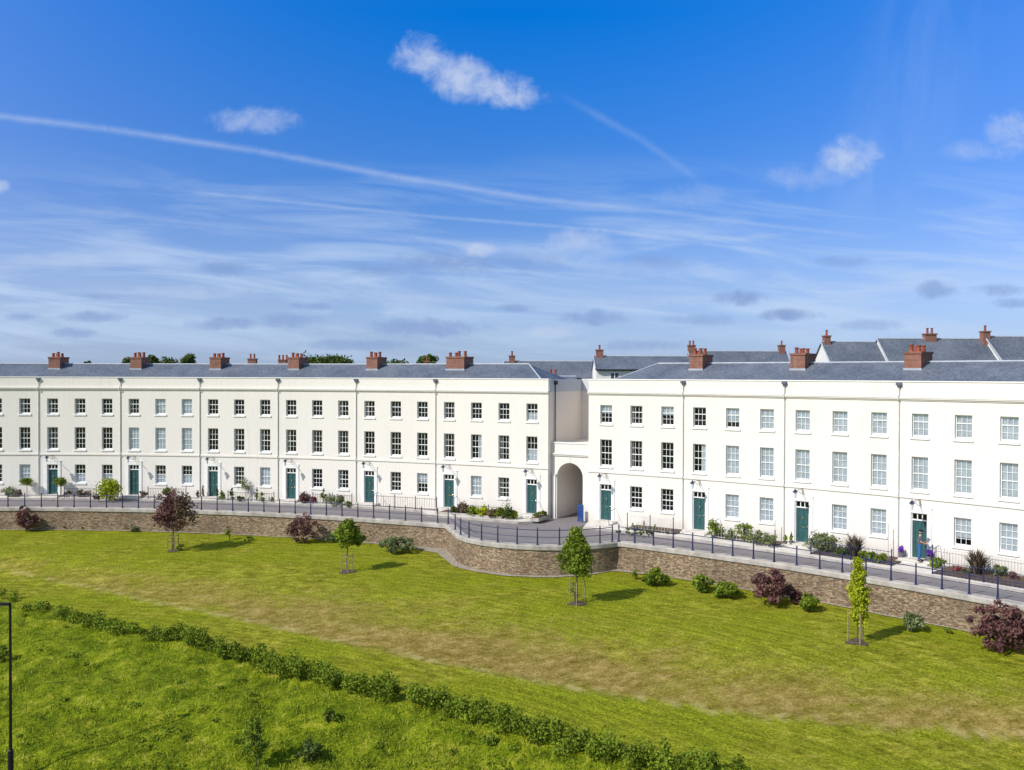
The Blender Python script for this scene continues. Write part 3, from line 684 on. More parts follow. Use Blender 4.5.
HL = [
    ([-2, -1, 0], -2, 'white three storey terraced house cut off by the left edge of the photo'),
    ([1, 2, 3], 1, 'white terraced house with two lollipop standard trees either side of its green door'),
    ([4, 5, 6], 4, 'white terraced house with pale blinds in upper windows, behind the plum coloured staked tree'),
    ([7, 8, 9], 7, 'white terraced house with a row of slim potted conifers along its front'),
    ([10, 11, 12], 10, 'white terraced house with round purple shrub and dark cone shrub before it'),
    ([13, 14, 15], 13, 'white terraced house with railings but no shrubs in front, left of the end house'),
    ([16, 17, 18, 19], 16, 'four bay end house with double chimney, two green doors and hipped roof')]
for ks, dk, lab in HL:
    first = ks[0] == -2; last = ks[-1] == 19
    sb0 = sL(ks[0] - .5); sb1 = s_at(548.4) if last else sL(ks[-1] + .5)
    build_house(sb0, sb1, [(k, sL(k)) for k in ks], dk, lab, looks_left, end='R' if last else ('open_l' if first else None), chim=2 if last else 1, door_extra=19 if last else None)
HR = [
    ([0, 1, 2], 0, 'white end house of the right terrace, immediately right of the archway, with hipped slate roof'),
    ([3, 4, 5], 3, 'white terraced house with straggly green shrubs, second house right of the archway'),
    ([6, 7, 8], 6, 'white terraced house with silver bush and spiky dark plant under its windows'),
    ([9, 10, 11], 9, 'white terraced house at the right edge with a person standing at its green door')]
for ks, dk, lab in HR:
    first = ks[0] == 0; last = ks[-1] == 11
    sb0 = s_at(588.8) if first else sR(ks[0] - .5); sb1 = sR(11.5) if last else sR(ks[-1] + .5)
    build_house(sb0, sb1, [(k, sR(k)) for k in ks], dk, lab, looks_right, end='L' if first else ('open_r' if last else None), chim=1)

# ------------------------------------------------------------------ archway between the terraces
sa, sb = s_at(548.4), s_at(588.8)
g = thing('archway', 'white arched gateway passage linking the two terraces', 'archway', PC((sa + sb) / 2, -.6, -.45))
FO = -.55; ac = (s_at(557.3, FO) + s_at(583.2, FO)) / 2; ar = (s_at(583.2, FO) - s_at(557.3, FO)) / 2; zsp = 3.85 - ar; ZB = 5.30
m = MB(); na_ = 20; e = .004
arc = [(ac - ar * math.cos(PI * i / na_), zsp + ar * math.sin(PI * i / na_)) for i in range(na_ + 1)]
m.quad(PC(sa + e, FO, -.5), PC(ac - ar, FO, -.5), PC(ac - ar, FO, zsp), PC(sa + e, FO, zsp)); m.quad(PC(ac + ar, FO, -.5), PC(sb - e, FO, -.5), PC(sb - e, FO, zsp), PC(ac + ar, FO, zsp))
m.quad(PC(sa + e, FO, zsp), PC(ac - ar, FO, zsp), PC(ac - ar, FO, ZB), PC(sa + e, FO, ZB)); m.quad(PC(ac + ar, FO, zsp), PC(sb - e, FO, zsp), PC(sb - e, FO, ZB), PC(ac + ar, FO, ZB))
for (p, q) in zip(arc, arc[1:]): m.quad(PC(p[0], FO, p[1]), PC(q[0], FO, q[1]), PC(q[0], FO, ZB), PC(p[0], FO, ZB))
m.cur = 1; prof = [(ac - ar, -.5)] + arc + [(ac + ar, -.5)]
for (p, q) in zip(prof, prof[1:]): m.quad(PC(p[0], FO, p[1]), PC(p[0], -7.8, p[1]), PC(q[0], -7.8, q[1]), PC(q[0], FO, q[1]))
m.cur = 0
m.quad(PC(sa + e, FO, ZB), PC(sb - e, FO, ZB), PC(sb - e, -6.0, ZB), PC(sa + e, -6.0, ZB))
for x0, x1, z0, z1 in ((sa + e, ac - ar, -.5, ZB), (ac + ar, sb - e, -.5, ZB)): m.quad(PC(x0, -7.8, z0), PC(x0, -7.8, z1), PC(x1, -7.8, z1), PC(x1, -7.8, z0))
m.build('wall', ['stucco', 'stucco_beige'], g)
m = MB(); m.cbox(sa + e, sb - e, FO - .3, FO + .05, ZB + .002, ZB + .09); m.build('coping', 'trim_white', g)
m = MB(); m.cbox(sa + e, sb - e, FO + .002, FO + .09, 4.36, 4.46); m.cbox(sa + e, sb - e, FO + .002, FO + .15, 4.462, 4.56); m.build('cornice', 'stucco', g)
m = MB(); m.cbox(sa + .12, ac - ar - .10, FO + .002, FO + .09, -.45, 2.85); m.cbox(sa + .08, ac - ar - .06, FO + .002, FO + .13, 2.852, 2.97); m.cbox(ac - .03, ac + .03, FO + .002, FO + .03, 3.9, 4.34); m.build('pilaster', 'stucco', g)
m = MB(); m.cbox(sa + e, sb - e, -6.3, -6.0, ZB, 9.20); m.build('recessed_wall', 'stucco_beige', g)
m = MB(); m.cbox(sa + .06, sb - e, -6.4, -5.93, 9.203, 10.20); m.cbox(sa + .004, sa + .05, -5.92, -.05, 9.203, 10.135); m.build('parapet_panel', 'lead_panel', g)
for q, off in ((s_at(553.8, -1.0), -1.0), (sb - .15, -5.85)):
    qq = sa + .10 if off == -1.0 else q
    m = MB(); m.tube([PC(qq, off, 9.9), PC(qq, off, ZB if off < -.6 else ZB)], .05, 6); dp = m.build('downpipe', 'hopper_grey', g)
    m = MB(); m.cbox(qq - .16, qq + .16, off - .12, off + .12, 9.75, 10.05); m.build('hopper', 'black_iron', dp)
gt = thing('gate', 'blue painted open metal gate leaf at the right jamb of the archway', 'gate', PC(s_at(581), .1, -.45))
m = MB(); q0, q1 = s_at(578.2, .1), s_at(583.8, .1)
m.cbox(q0, q0 + .05, .05, .12, -.42, .85); m.cbox(q1 - .05, q1, .05, .12, -.42, .85); m.cbox(q0, q1, .06, .11, .78, .84); m.cbox(q0, q1, .06, .11, -.36, -.30); m.cbox(q0, q1, .06, .11, .2, .25)
m.build('gate_frame', 'blue_paint', gt)
m = MB()
for i in range(1, 8): q = q0 + (q1 - q0) * i / 8; m.cbox(q - .018, q + .018, .07, .10, -.30, .78)
m.build('bars', 'blue_paint', gt)

# ------------------------------------------------------------------ wall lanterns beside the doors
def lantern(sd_, label):
    p = 1.15; s0 = sd_ + .05
    t = thing('wall_lantern', label, 'lantern', PC(s0, 0, 3.05), 'lanterns on scroll brackets beside the doors')
    m = MB(); m.tube([PC(s0, .06, 3.28), PC(s0, p, 3.30)], .016, 5); m.tube([PC(s0, .06, 2.95), PC(s0, .35, 3.0), PC(s0, .7, 3.22), PC(s0, .9, 3.29)], .013, 5); m.tube([PC(s0, .06, 2.9), PC(s0, .06, 3.34)], .016, 5)
    m.tube([PC(s0, .25 + .09 * math.cos(q), 3.14 + .09 * math.sin(q)) for q in np.linspace(0, 5.4, 10)], .009, 4)
    m.build('bracket', 'black_iron', t)
    m = MB(); m.lathe(PC(s0, p, 0), [(.02, 3.40), (.04, 3.34), (.17, 3.20), (.18, 3.18), (.09, 3.17)], 8); m.build('lamp_hood', 'navy_iron', t)
    m = MB(); m.lathe(PC(s0, p, 0), [(.09, 3.165), (.11, 3.12), (.07, 2.84), (.03, 2.81)], 8); m.build('lamp_glass', 'lamp_glass', t)
dl = [(sL(1), 'beside the door between the lollipop trees'), (sL(4), 'by the door left of the plum staked tree'), (sL(7), 'beside the door behind the slim brown conifers'),
      (sL(10), 'by the door left of the round purple shrub'), (sL(13), 'by the door of the house without shrubs'), (sL(16), 'by the door at the left end of the long bed'), (sL(19), 'beside the last door left of the archway'),
      (sR(0), 'beside the first door right of the archway'), (sR(3), 'beside the door left of the straggly green shrubs'), (sR(6), 'beside the door with two potted cones'), (sR(9), 'above the person at the door')]
for s_, w_ in dl: lantern(s_, 'hooded lantern on iron bracket ' + w_)
for s_, w_ in dl:
    if s_ == sL(1): continue

# ------------------------------------------------------------------ background houses
def far_house(x0, x1, yr, D, label, dz=0, wall_h=None, hipR=False, gableL=False, yaw=0.0, depth=7, rise=2.9, chims=(), windows=0, eave_z=None):
    cxp = (x0 + x1) / 2; c0 = atY(cxp, yr, D)
    zr = c0.z; wdt = (x1 - x0) * D / F
    t = thing('background_house', label, 'house', (c0.x, D, -.5), 'slate roofed houses behind the crescent')
    ca_, sa_ = math.cos(yaw), math.sin(yaw)
    def L(u, v, z): return (c0.x + u * ca_ - v * sa_, D + u * sa_ + v * ca_, z)
    ze = zr - rise; hw = wdt / 2; hd = depth / 2
    m = MB(); m.hexa([L(-hw, -hd, -.5), L(hw, -hd, -.5), L(hw, hd, -.5), L(-hw, hd, -.5), L(-hw, -hd, ze), L(hw, -hd, ze), L(hw, hd, ze), L(-hw, hd, ze)])
    m.quad(L(-hw, -hd, ze), L(-hw, 0, zr - .02), L(-hw, hd, ze)); m.quad(L(hw, -hd, ze), L(hw, hd, ze), L(hw, 0, zr - .02)); m.build('wall', 'cream_far', t)
    m = MB(); th = .14
    for sg in (-1, 1):
        a = [L(-hw - .12, sg * (hd + .3), ze - .22), L(hw + .12, sg * (hd + .3), ze - .22), L(hw + .12, 0, zr), L(-hw - .12, 0, zr)]
        m.hexa(a + [(x, y, z + th) for x, y, z in a])
    rf = m.build('roof', 'slate', t)
    m = MB(); m.tube([L(-hw - .12, 0, zr + th), L(hw + .12, 0, zr + th)], .10, 6); m.build('ridge_tiles', 'roof_lead', rf)
    m = MB(); m.tube([L(-hw - .12, -hd - .3, ze - .02), L(-hw - .12, 0, zr + th)], .07, 6); m.build('verge', 'roof_lead', rf)
    m = MB(); m.tube([L(-hw, -hd - .38, ze - .12), L(hw, -hd - .38, ze - .12)], .07, 6); m.build('gutter', 'black_iron', t)
    for i in range(windows):
        u = -hw + 2.0 + i * 3.1
        if u > hw - 1: break
        m = MB(); m.hexa([L(u - .5, -hd - .03, ze - 1.35), L(u + .5, -hd - .03, ze - 1.35), L(u + .5, -hd + .02, ze - 1.35), L(u - .5, -hd + .02, ze - 1.35), L(u - .5, -hd - .03, ze - .4), L(u + .5, -hd - .03, ze - .4), L(u + .5, -hd + .02, ze - .4), L(u - .5, -hd + .02, ze - .4)])
        f = m.build('window', 'sash_white', t)
        for q in (-.24, .24):
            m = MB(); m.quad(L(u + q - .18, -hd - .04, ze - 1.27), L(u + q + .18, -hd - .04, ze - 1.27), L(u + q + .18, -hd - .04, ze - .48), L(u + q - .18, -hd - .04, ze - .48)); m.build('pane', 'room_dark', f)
    for (cpx, ctop, cw, npot) in chims:
        u = (cpx - cxp) * D / F; hh = cw * D / F / 2; zt = atY(cpx, ctop, D).z
        m = MB(); a = [L(u - hh, -.35, zr - .7), L(u + hh, -.35, zr - .7), L(u + hh, .35, zr - .7), L(u - hh, .35, zr - .7)]
        m.hexa(a + [(x, y, zt - .12) for x, y, z in a]); b = [L(u - hh - .06, -.42, zt - .12), L(u + hh + .06, -.42, zt - .12), L(u + hh + .06, .42, zt - .12), L(u - hh - .06, .42, zt - .12)]
        m.hexa(b + [(x, y, zt) for x, y, z in b]); ch = m.build('chimney', 'brick', t)
        for i in range(npot):
            uu = u + (i - (npot - 1) / 2) * .42; p = L(uu, 0, zt)
            m = MB(); m.lathe(p, [(.14, 0), (.11, .06), (.10, .45), (.14, .47), (.14, .52), (.08, .52)], 8); m.build('chimney_pot', 'terracotta', ch)
    return t
far_house(505, 593, 362.5, 109, 'far slate roofed house between the terraces with a brick chimney at its left end', chims=((512, 355.5, 6, 1),), rise=1.75, depth=5)
far_house(594.5, 689, 357.5, 104, 'far house with slate roof and a white upper wall showing just right of the archway', chims=((599.5, 349.5, 7, 1), ), windows=4, rise=1.3, depth=5)
far_house(689, 785, 352.5, 112, 'far house with dark slate roof and a brick chimney at each end', chims=((691.5, 345, 7, 2), (781.5, 345, 6, 1)), rise=3.0)
far_house(822, 877, 343.5, 87, 'far house with a white gable end and slate roof, leftmost of the three at right', chims=((826.5, 335.5, 6, 1),), rise=2.8)
far_house(878, 985, 340.3, 86.6, 'far house with slate roof and a two pot brick chimney in mid ridge', chims=((929.5, 333.5, 11, 2),), rise=2.9)
far_house(986, 1080, 338.3, 86.2, 'far slate roofed house cut by the right edge with brick chimney at its left end', chims=((985, 331, 7, 1),), rise=2.7)
# small roofs whose chimneys only just show over the left terrace
far_house(228, 300, 366, 105, 'far house almost hidden behind the left terrace, its buff and red chimneys just showing', chims=((252.5, 358.5, 8, 2), (283, 359.5, 8, 3)), rise=2.6)
far_house(405, 470, 366, 110, 'far house almost hidden behind the left terrace, one chimney before a dark tree', chims=((427, 361, 6, 1),), rise=2.6)
far_house(535, 575, 378, 84, 'low rear outbuilding behind the archway with a squat terracotta chimney', chims=((553, 375, 5, 2),), rise=1.6)

# ------------------------------------------------------------------ vegetation
def leaves(pts, size, flat=0.0, nrm_out=None, aspect=.6, tone=None):
    n = len(pts); d = rng.normal(size=(n, 3)); d /= np.linalg.norm(d, axis=1)[:, None]
    if nrm_out is not None: d = d * .8 + nrm_out * .6; d /= np.linalg.norm(d, axis=1)[:, None]
    h = rng.normal(size=(n, 3)); u = np.cross(d, h); u /= np.linalg.norm(u, axis=1)[:, None]; v = np.cross(d, u)
    s = size * (.6 + .8 * rng.random(n))[:, None]; u = u * s; v = v * s * aspect
    V = np.stack([pts - u, pts - v * .9 - u * .1, pts + u, pts + v * .9 - u * .1], 1).reshape(-1, 3)
    return V, tone if tone is not None else rng.random(n)
def leafmesh(name, mat, parent, V, tone, wood=None, woodmat='bark'):
    mb = MB(); mb.v = [tuple(x) for x in V]; n = len(V) // 4; mb.f = [(4 * i, 4 * i + 1, 4 * i + 2, 4 * i + 3) for i in range(n)]; mb.mi = [0] * n; mb.tone = list(np.clip(tone, 0, 1))
    return mb.build(name, mat, parent)
def crown_points(c, rx, ry, rz, n, nclump, shape='egg', cl=.32, fill=.75):
    c = np.array(c); P = []; T = []; O = []
    for i in range(nclump):
        while True:
            q = rng.uniform(-1, 1, 3)
            if np.linalg.norm(q) <= 1: break
        q = q * (fill + (1 - fill) * rng.random()) / max(.35, np.linalg.norm(q)) * rng.uniform(.45, 1.0) if np.linalg.norm(q) > .1 else q
        if shape == 'egg': w_ = 1 - .72 * max(0, q[2] + .1)
        elif shape == 'cone': w_ = (1 - q[2]) * .62
        elif shape == 'column': w_ = 1 - .40 * max(0, q[2]) - .12 * max(0, -q[2])
        else: w_ = 1
        cc = np.array([q[0] * w_ * rx, q[1] * w_ * ry, q[2] * rz])
        k = max(4, int(n / nclump * rng.uniform(.6, 1.4))); rr = cl * rng.uniform(.6, 1.25) * (w_ if shape == 'cone' else 1)
        d = rng.normal(size=(k, 3)); d /= np.linalg.norm(d, axis=1)[:, None]
        rad = rr * rng.random(k)[:, None] ** .4; sc = np.array([1, 1, .85])
        P.append(c + cc + d * rad * sc * min(rx, rz)); T.append(np.full(k, rng.uniform(0, .6)) + rng.random(k) * .4); O.append(d)
    return np.concatenate(P), np.concatenate(T), np.concatenate(O)
def plant(name, label, cat, base, hgt, wid, mat, leaf_s=.09, n=700, nclump=16, shape='round', group=None, trunk=0, crown_dx=0, mat2=None, part='foliage', cl=.46, tr=.03):
    n = int(n * 1.7); nclump = int(nclump * 1.4)
    t = thing(name, label, cat, base, group); b = Vector(base)
    cz = (hgt + trunk) / 2 + b.z; rz = (hgt - trunk) / 2; rx = wid / 2
    P, T, O = crown_points((b.x + crown_dx, b.y, cz), rx, rx * .9, rz, n, nclump, shape, cl)
    P[:, 2] = np.maximum(P[:, 2], b.z + .01)
    if mat2 is not None:
        mk = (P[:, 0] > b.x + crown_dx + rx * .15) & (rng.random(len(P)) < .75)
        V, tn = leaves(P[mk], leaf_s, nrm_out=O[mk], tone=T[mk]); leafmesh('crown_tips', mat2, t, V, tn); P, T, O = P[~mk], T[~mk], O[~mk]
    V, tn = leaves(P, leaf_s, nrm_out=O, tone=T); leafmesh('crown' if trunk else part, mat, t, V, tn)
    m = MB(); top = (b.x + crown_dx, b.y, cz + rz * .5)
    m.tube([(b.x, b.y, b.z - .05), (b.x + crown_dx * .3, b.y, b.z + max(trunk, .1)), top], [tr, tr * .8, tr * .3], 6)
    for i in range(9 if trunk else 6):
        an = i * 2.4; z0 = b.z + trunk + (hgt - trunk) * (.05 + .07 * i); q = rx * rng.uniform(.5, .9) * (1 - .05 * i)
        m.tube([(b.x + crown_dx * .4, b.y, z0 if trunk else b.z), (b.x + crown_dx + q * .5 * math.cos(an), b.y + q * .5 * math.sin(an), z0 + .15), (b.x + crown_dx + q * math.cos(an), b.y + q * math.sin(an), min(b.z + hgt * .95, z0 + q * .7))], [tr * .5, tr * .35, tr * .12], 4)
    m.build('trunk' if trunk else 'stems', 'bark', t)
    return t
def px_m(p): return F / p.y
def stakes(tree_base, r, h, n=4, off=0, label=None, rails=True):
    t = thing('tree_stakes', label, 'tree stake', tree_base); b = Vector(tree_base)
    pts = []
    for i in range(n):
        a = off + 2 * PI * i / n; p = (b.x + r * math.cos(a), b.y + r * math.sin(a)); pts.append(p)
        m = MB(); m.tube([(p[0], p[1], b.z - .25), (p[0], p[1], b.z + h)], .032, 6); m.build('stake', 'timber', t)
    if rails:
        for zz in (.55, .92):
            m = MB(); m.tube([(p[0], p[1], b.z + h * zz) for p in pts] + [(pts[0][0], pts[0][1], b.z + h * zz)], .016, 4); m.build('crossbar', 'timber', t)
def soil_ring(base, r):
    t = MB(); b = Vector(base); k = 18; ring = []
    for i in range(k):
        a = 2 * PI * i / k; rr = r * (1 + .25 * math.sin(3 * a + b.x)); X, Y = b.x + rr * math.cos(a), b.y + rr * math.sin(a); ring.append((X, Y, lawn_z(X, Y) + .02))
    for i in range(k): t.quad((b.x, b.y, lawn_z(b.x, b.y) + .05), ring[i], ring[(i + 1) % k])
    tag(t.build('bare_soil', 'soil'), kind='structure')

def lawn_tree(px, base_y, x0, x1, ytop, ybot, mat, name, label, cat='tree', wf=1.10, n=3200, nclump=42, shape='egg', leaf_s=.10, mat2=None, cl=.3, tr=.05):
    b = on_lawn(px, base_y); k = px_m(b); h = (base_y - ytop) / k; tk = (base_y - ybot) / k; wd = (x1 - x0) / k * wf
    return b, plant(name, label, cat, b, h, wd, mat, leaf_s, n, nclump, shape, None, tk, ((x0 + x1) / 2 - px) / k, mat2, cl=cl, tr=tr)
b, t = lawn_tree(173, 551, 152, 196, 487, 534, 'leaf_plum', 'plum_tree', 'young dark plum leaved tree with greenish tips, staked on the lawn at left', mat2='leaf_plum_green', n=4400, nclump=46, leaf_s=.08)
stakes(b, .38, 1.2, 4, .6, 'square cage of pale stakes round the plum leaved tree'); soil_ring(b, .45)
plant('young_shrub', 'low green weed tuft inside the stakes of the plum leaved tree', 'shrub', b + Vector((.5, .1, 0)), .55, .7, 'leaf_green', .06, 160, 6)
b, t = lawn_tree(347, 572, 334, 363, 516, 548, 'leaf_green', 'young_tree', 'small round crowned green tree in a stake cage, left of the round green bush', n=3800, nclump=40, leaf_s=.08)
stakes(b, .36, 1.15, 4, .3, 'cage of stakes round the small round crowned green tree'); soil_ring(b, .55)
b, t = lawn_tree(577, 604, 561, 592, 527, 579, 'leaf_green', 'young_tree', 'taller egg shaped bright green tree standing in front of the curved bastion wall', n=7000, nclump=76, leaf_s=.078, cl=.36, tr=.05)
soil_ring(b, .5)
plant('young_shrub', 'sparse leafy shoots round the trunk of the tree before the bastion', 'shrub', b + Vector((-.1, 0, .1)), 1.5, .8, 'leaf_grey', .06, 140, 8)
stakes(b, .5, 1.3, 3, .4, 'three thin stakes round the tree before the bastion', rails=False)
b, t = lawn_tree(857, 643, 848.5, 868, 552, 634, 'leaf_yellow', 'columnar_tree', 'narrow columnar yellow green tree on the lawn at right', shape='column', wf=.98, n=5200, nclump=84, leaf_s=.062, cl=.50, tr=.04)
stakes(b, .42, 1.55, 3, .5, 'three tall pale stakes round the yellow columnar tree', rails=False); soil_ring(b, .5)
def shrub(px, by, x0, x1, yt, mat, label, n=700, nclump=18, leaf_s=.09, name='shrub', cat='shrub', group=None, shape='round', cl=.46):
    b = on_lawn(px, by); k = px_m(b)
    return plant(name, label, cat, b, (by - yt) / k, (x1 - x0) / k, mat, leaf_s, n, nclump, shape, group, 0, ((x0 + x1) / 2 - px) / k, cl=cl)
shrub(26, 532, 14, 38, 505, 'leaf_plum', 'dark plum shrub against the wall at the far left', 800, 34, cl=.27)
shrub(301, 543, 284, 319, 513, 'leaf_plum', 'plum shrub with upswept branches against the wall left of the caged green tree', 1000, 38, cl=.27)
shrub(773, 605, 749, 793, 565, 'leaf_plum', 'big plum shrub against the wall left of the yellow columnar tree', 1700, 52, cl=.26)
shrub(796, 604, 787, 802, 588, 'leaf_plum', 'small plum shrub tucked at the right side of the big plum shrub', 500, 12)
shrub(1001, 652, 971, 1034, 600, 'leaf_plum', 'large plum shrub at the right edge, lowest along the wall', 2400, 64, .09, cl=.24)
shrub(395, 553, 377, 416, 536, 'leaf_grey', 'round sprawling green bush at the foot of the wall left of the bastion', 1500, 28)
shrub(333, 543, 325, 342, 533, 'leaf_grey', 'small green bush at the wall behind the caged green tree', 400, 10)
shrub(654, 586, 640, 669, 569, 'leaf_green', 'green bush at the wall foot just right of the bastion', 1300, 26)
shrub(635, 580, 632, 639, 570, 'leaf_green', 'tiny upright green plant between the bastion corner and a green bush', 160, 6, .06)
shrub(702, 592, 691, 713, 573, 'leaf_green', 'left hand of two joined green bushes at the wall, right of centre', 900, 20)
shrub(724, 598, 711, 741, 579, 'leaf_green', 'right hand, lower of two joined green bushes at the wall', 1000, 22)
shrub(808, 612, 799, 818, 592, 'leaf_green', 'small upright green bush between the big plum shrub and the columnar tree', 700, 16)
shrub(910, 632, 902, 923, 613, 'leaf_grey', 'grey green bush at the wall right of the columnar tree', 600, 14)
shrub(947, 634, 943, 953, 627, 'leaf_green', 'tiny green weed at the wall between grey green bush and large plum shrub', 120, 5, .05)
shrub(196, 532, 187, 205, 524, 'leaf_dark', 'low dark tangle at the wall just right of the plum leaved tree', 350, 10)
shrub(229, 540, 225, 234, 526, 'leaf_green', 'slim green seedling at the wall above the tree shadow', 160, 6, .06)
shrub(248, 541, 241, 258, 536, 'leaf_green', 'flat green weed patch at the wall foot right of the slim seedling', 160, 6, .06)
shrub(133, 532, 125, 141, 524, 'leaf_grey', 'loose pale weed at the wall foot just left of the plum leaved tree', 200, 8, .06)
shrub(66, 530, 60, 71, 525, 'leaf_dark', 'small dark weed growing at the wall near the leftmost plum shrub', 150, 6, .06)
shrub(84, 529, 75, 93, 524, 'leaf_grey', 'thin weeds trailing at the wall foot under the yellow green bush', 200, 8, .06)

# hedge : one continuous planted row
HP = [(-30, 592), (0, 598), (10, 600), (31, 608), (60, 617), (90, 625), (120, 632), (150, 636), (180, 640), (205, 648), (225, 655), (260, 664), (300, 676), (350, 690), (400, 701), (430, 706), (470, 720), (500, 727), (540, 742), (580, 752), (620, 762), (660, 770), (700, 779), (740, 788)]
hp = [on_lawn(*p) for p in HP]
cen = hp[len(hp) // 2]; t = thing('hedge', 'straggling low green hedge running diagonally across the grass slope', 'hedge', cen)
PP = []; TT = []; OO = []; st_ = MB()
for i in range(len(hp) - 1):
    p, q = hp[i], hp[i + 1]; L_ = (q - p).length; k = max(1, int(L_ / .23))
    for j in range(k):
        f = (j + rng.random()) / k; c = p.lerp(q, f)
        px_here = HP[i][0] + (HP[i + 1][0] - HP[i][0]) * f
        dens = 1.0 if px_here > 175 else (.75 if px_here > 45 else .55)
        if 12 < px_here < 24: continue
        if rng.random() > dens * .97: continue
        c = c + Vector((rng.normal() * .22, rng.normal() * .30, 0)); hh = rng.uniform(.45, 1.12) * (1.0 if px_here > 175 else .72) * (1.15 if px_here > 380 else 1)
        rr = rng.uniform(.24, .60); n_ = int(230 * dens)
        d = rng.normal(size=(n_, 3)); d /= np.linalg.norm(d, axis=1)[:, None]
        P = d * (rng.random(n_)[:, None] ** .45) * np.array([rr, rr, hh / 2]) + np.array([c.x, c.y, lawn_z(c.x, c.y) + hh / 2])
        PP.append(P); TT.append(np.full(n_, rng.uniform(0, .45)) + rng.random(n_) * .55); OO.append(d)
        st_.tube([(c.x, c.y, c.z - .1), (c.x + rng.normal() * .05, c.y, lawn_z(c.x, c.y) + hh * .9)], .012, 4)
P = np.concatenate(PP); V, tn = leaves(P, .065, nrm_out=np.concatenate(OO), tone=np.concatenate(TT)); leafmesh('foliage', 'leaf_hedge', t, V, tn)

# rough grass tufts on the lower slope and the mown bank, as real blades
def blades(n, xr, yr, h, keep, name, wd=.02, spread=.35):
    V = []; T = []; cnt = 0
    while cnt < n:
        px, py = rng.uniform(*xr), rng.uniform(*yr)
        d = ray(px, py)
        # cheap start from plane, then correct
        g_ = at(px, py, -4.2); z = lawn_z(g_.x, g_.y); g_ = at(px, py, z); z = lawn_z(g_.x, g_.y); g_ = at(px, py, z)
        a, r = polar(g_); ts = ts_of(a); tt = RW - r
        if not keep(tt, ts, a, px, py): continue
        cnt += 1; tone = rng.random()
        for b_ in range(7):
            x, y = g_.x + rng.normal() * spread * .5, g_.y + rng.normal() * spread * .5; hh = h * rng.uniform(.4, 1.3); an = rng.uniform(0, PI); lx, ly = rng.normal(0, .45, 2) * hh
            zz = lawn_z(x, y) if b_ == 0 else zz0; zz0 = zz
            dx, dy = wd * math.cos(an), wd * math.sin(an)
            V += [(x - dx, y - dy, zz - .03), (x + dx, y + dy, zz - .03), (x + lx + dx * .5, y + ly + dy * .5, zz + hh * .8), (x + lx - dx * .3, y + ly - dy * .3, zz + hh)]; T.append(min(1, tone * .7 + rng.random() * .3))
    mb = MB(); mb.v = V; mb.f = [(4 * i, 4 * i + 1, 4 * i + 2, 4 * i + 3) for i in range(len(V) // 4)]; mb.mi = [0] * (len(V) // 4); mb.tone = T
    return tag(mb.build(name, 'blade'), kind='stuff')
o = blades(5600, (-60, 760), (600, 850), .15, lambda t, ts, a, px, py: t > ts[3] + .1, 'rough_grass')
tag(o, 'rough unmown grass covering the slope below the hedge', 'grass')
# bush clumps in the rough
spots = [(256, 758, 240, 274, 712, 'leaf_green', 'young tree', 'spindly young green tree in the rough grass below the hedge', 1100),
         (312, 762, 296, 326, 742, 'leaf_dark', 'shrub', 'low dark green clump near the bottom edge, right of the spindly tree', 700),
         (329, 722, 322, 337, 708, 'leaf_green', 'shrub', 'small green clump just below the middle of the hedge', 300),
         (488, 746, 478, 496, 736, 'leaf_green', 'shrub', 'small green clump below the hedge near bottom centre', 300),
         (4, 662, -6, 12, 644, 'leaf_green', 'shrub', 'pale leafy plant at the left edge beside the lamp post', 260)]
for px, by, x0, x1, yt, mat, cat, lab, n_ in spots:
    if cat == 'young tree':
        bb = on_lawn(px, 772); k = px_m(bb); plant('young_tree', lab, 'tree', bb, (772 - yt) / k, (x1 - x0) / k, mat, .06, 900, 26, 'egg', None, 8 / k, 0, cl=.25, tr=.025)
    else: shrub(px, by, x0, x1, yt, mat, lab, n_, 12, .07, name='wild_shrub', cat=cat)
# many weed clumps in the rough, one mass
PP = []; TT = []; OO = []
for i in range(150):
    px, py = rng.uniform(-20, 700), rng.uniform(615, 800); g_ = on_lawn(px, py); a, r = polar(g_); ts = ts_of(a)
    if RW - r < ts[3] + .8: continue
    k = int(rng.uniform(15, 60)); d = rng.normal(size=(k, 3)); d /= np.linalg.norm(d, axis=1)[:, None]; s_ = rng.uniform(.15, .40)
    PP.append(d * rng.random(k)[:, None] ** .5 * np.array([s_, s_, s_ * .5]) + np.array([g_.x, g_.y, g_.z + s_ * .4])); TT.append(np.full(k, rng.uniform(.1, .9)) * .7 + rng.random(k) * .3); OO.append(d)
V, tn = leaves(np.concatenate(PP), .06, nrm_out=np.concatenate(OO), tone=np.concatenate(TT)); o = leafmesh('weeds', 'leaf_hedge', None, V, tn); tag(o, 'scattered leafy weeds dotted through the rough grass', 'weeds', kind='stuff')

# ------------------------------------------------------------------ planting in front of the houses (pavement top -0.30)
def bedp(px, py, z=-.30):
    p = at(px, py, z); a, r = polar(p)
    if r > R - .38: p = Vector(PC(s_at(px, .38), .38, z))
    return p
def bed(px, py, w_, h_, mat, label, n=350, shape='round', leaf_s=.07, name='shrub', cat='shrub', trunk=0, off=.0, cl=.55, group=None, part='foliage'):
    b = bedp(px, py); k = px_m(b); return plant(name, label, cat, b, h_ / k, w_ / k, mat, leaf_s, n, max(6, n // 28), shape, group, trunk / k, 0, cl=cl, tr=.025, part=part)
bed(27, 497, 13, 20, 'leaf_green', 'lollipop standard tree left of the green door, nearest the left edge', 700, 'round', .06, 'standard_tree', 'tree', 11)
bed(60.5, 497, 14, 20, 'leaf_green', 'lollipop standard tree right of the same green door', 800, 'round', .06, 'standard_tree', 'tree', 11)
bed(109, 500, 24, 22, 'leaf_yellow', 'bright yellow green bush in front of the left terrace', 1300, leaf_s=.09)
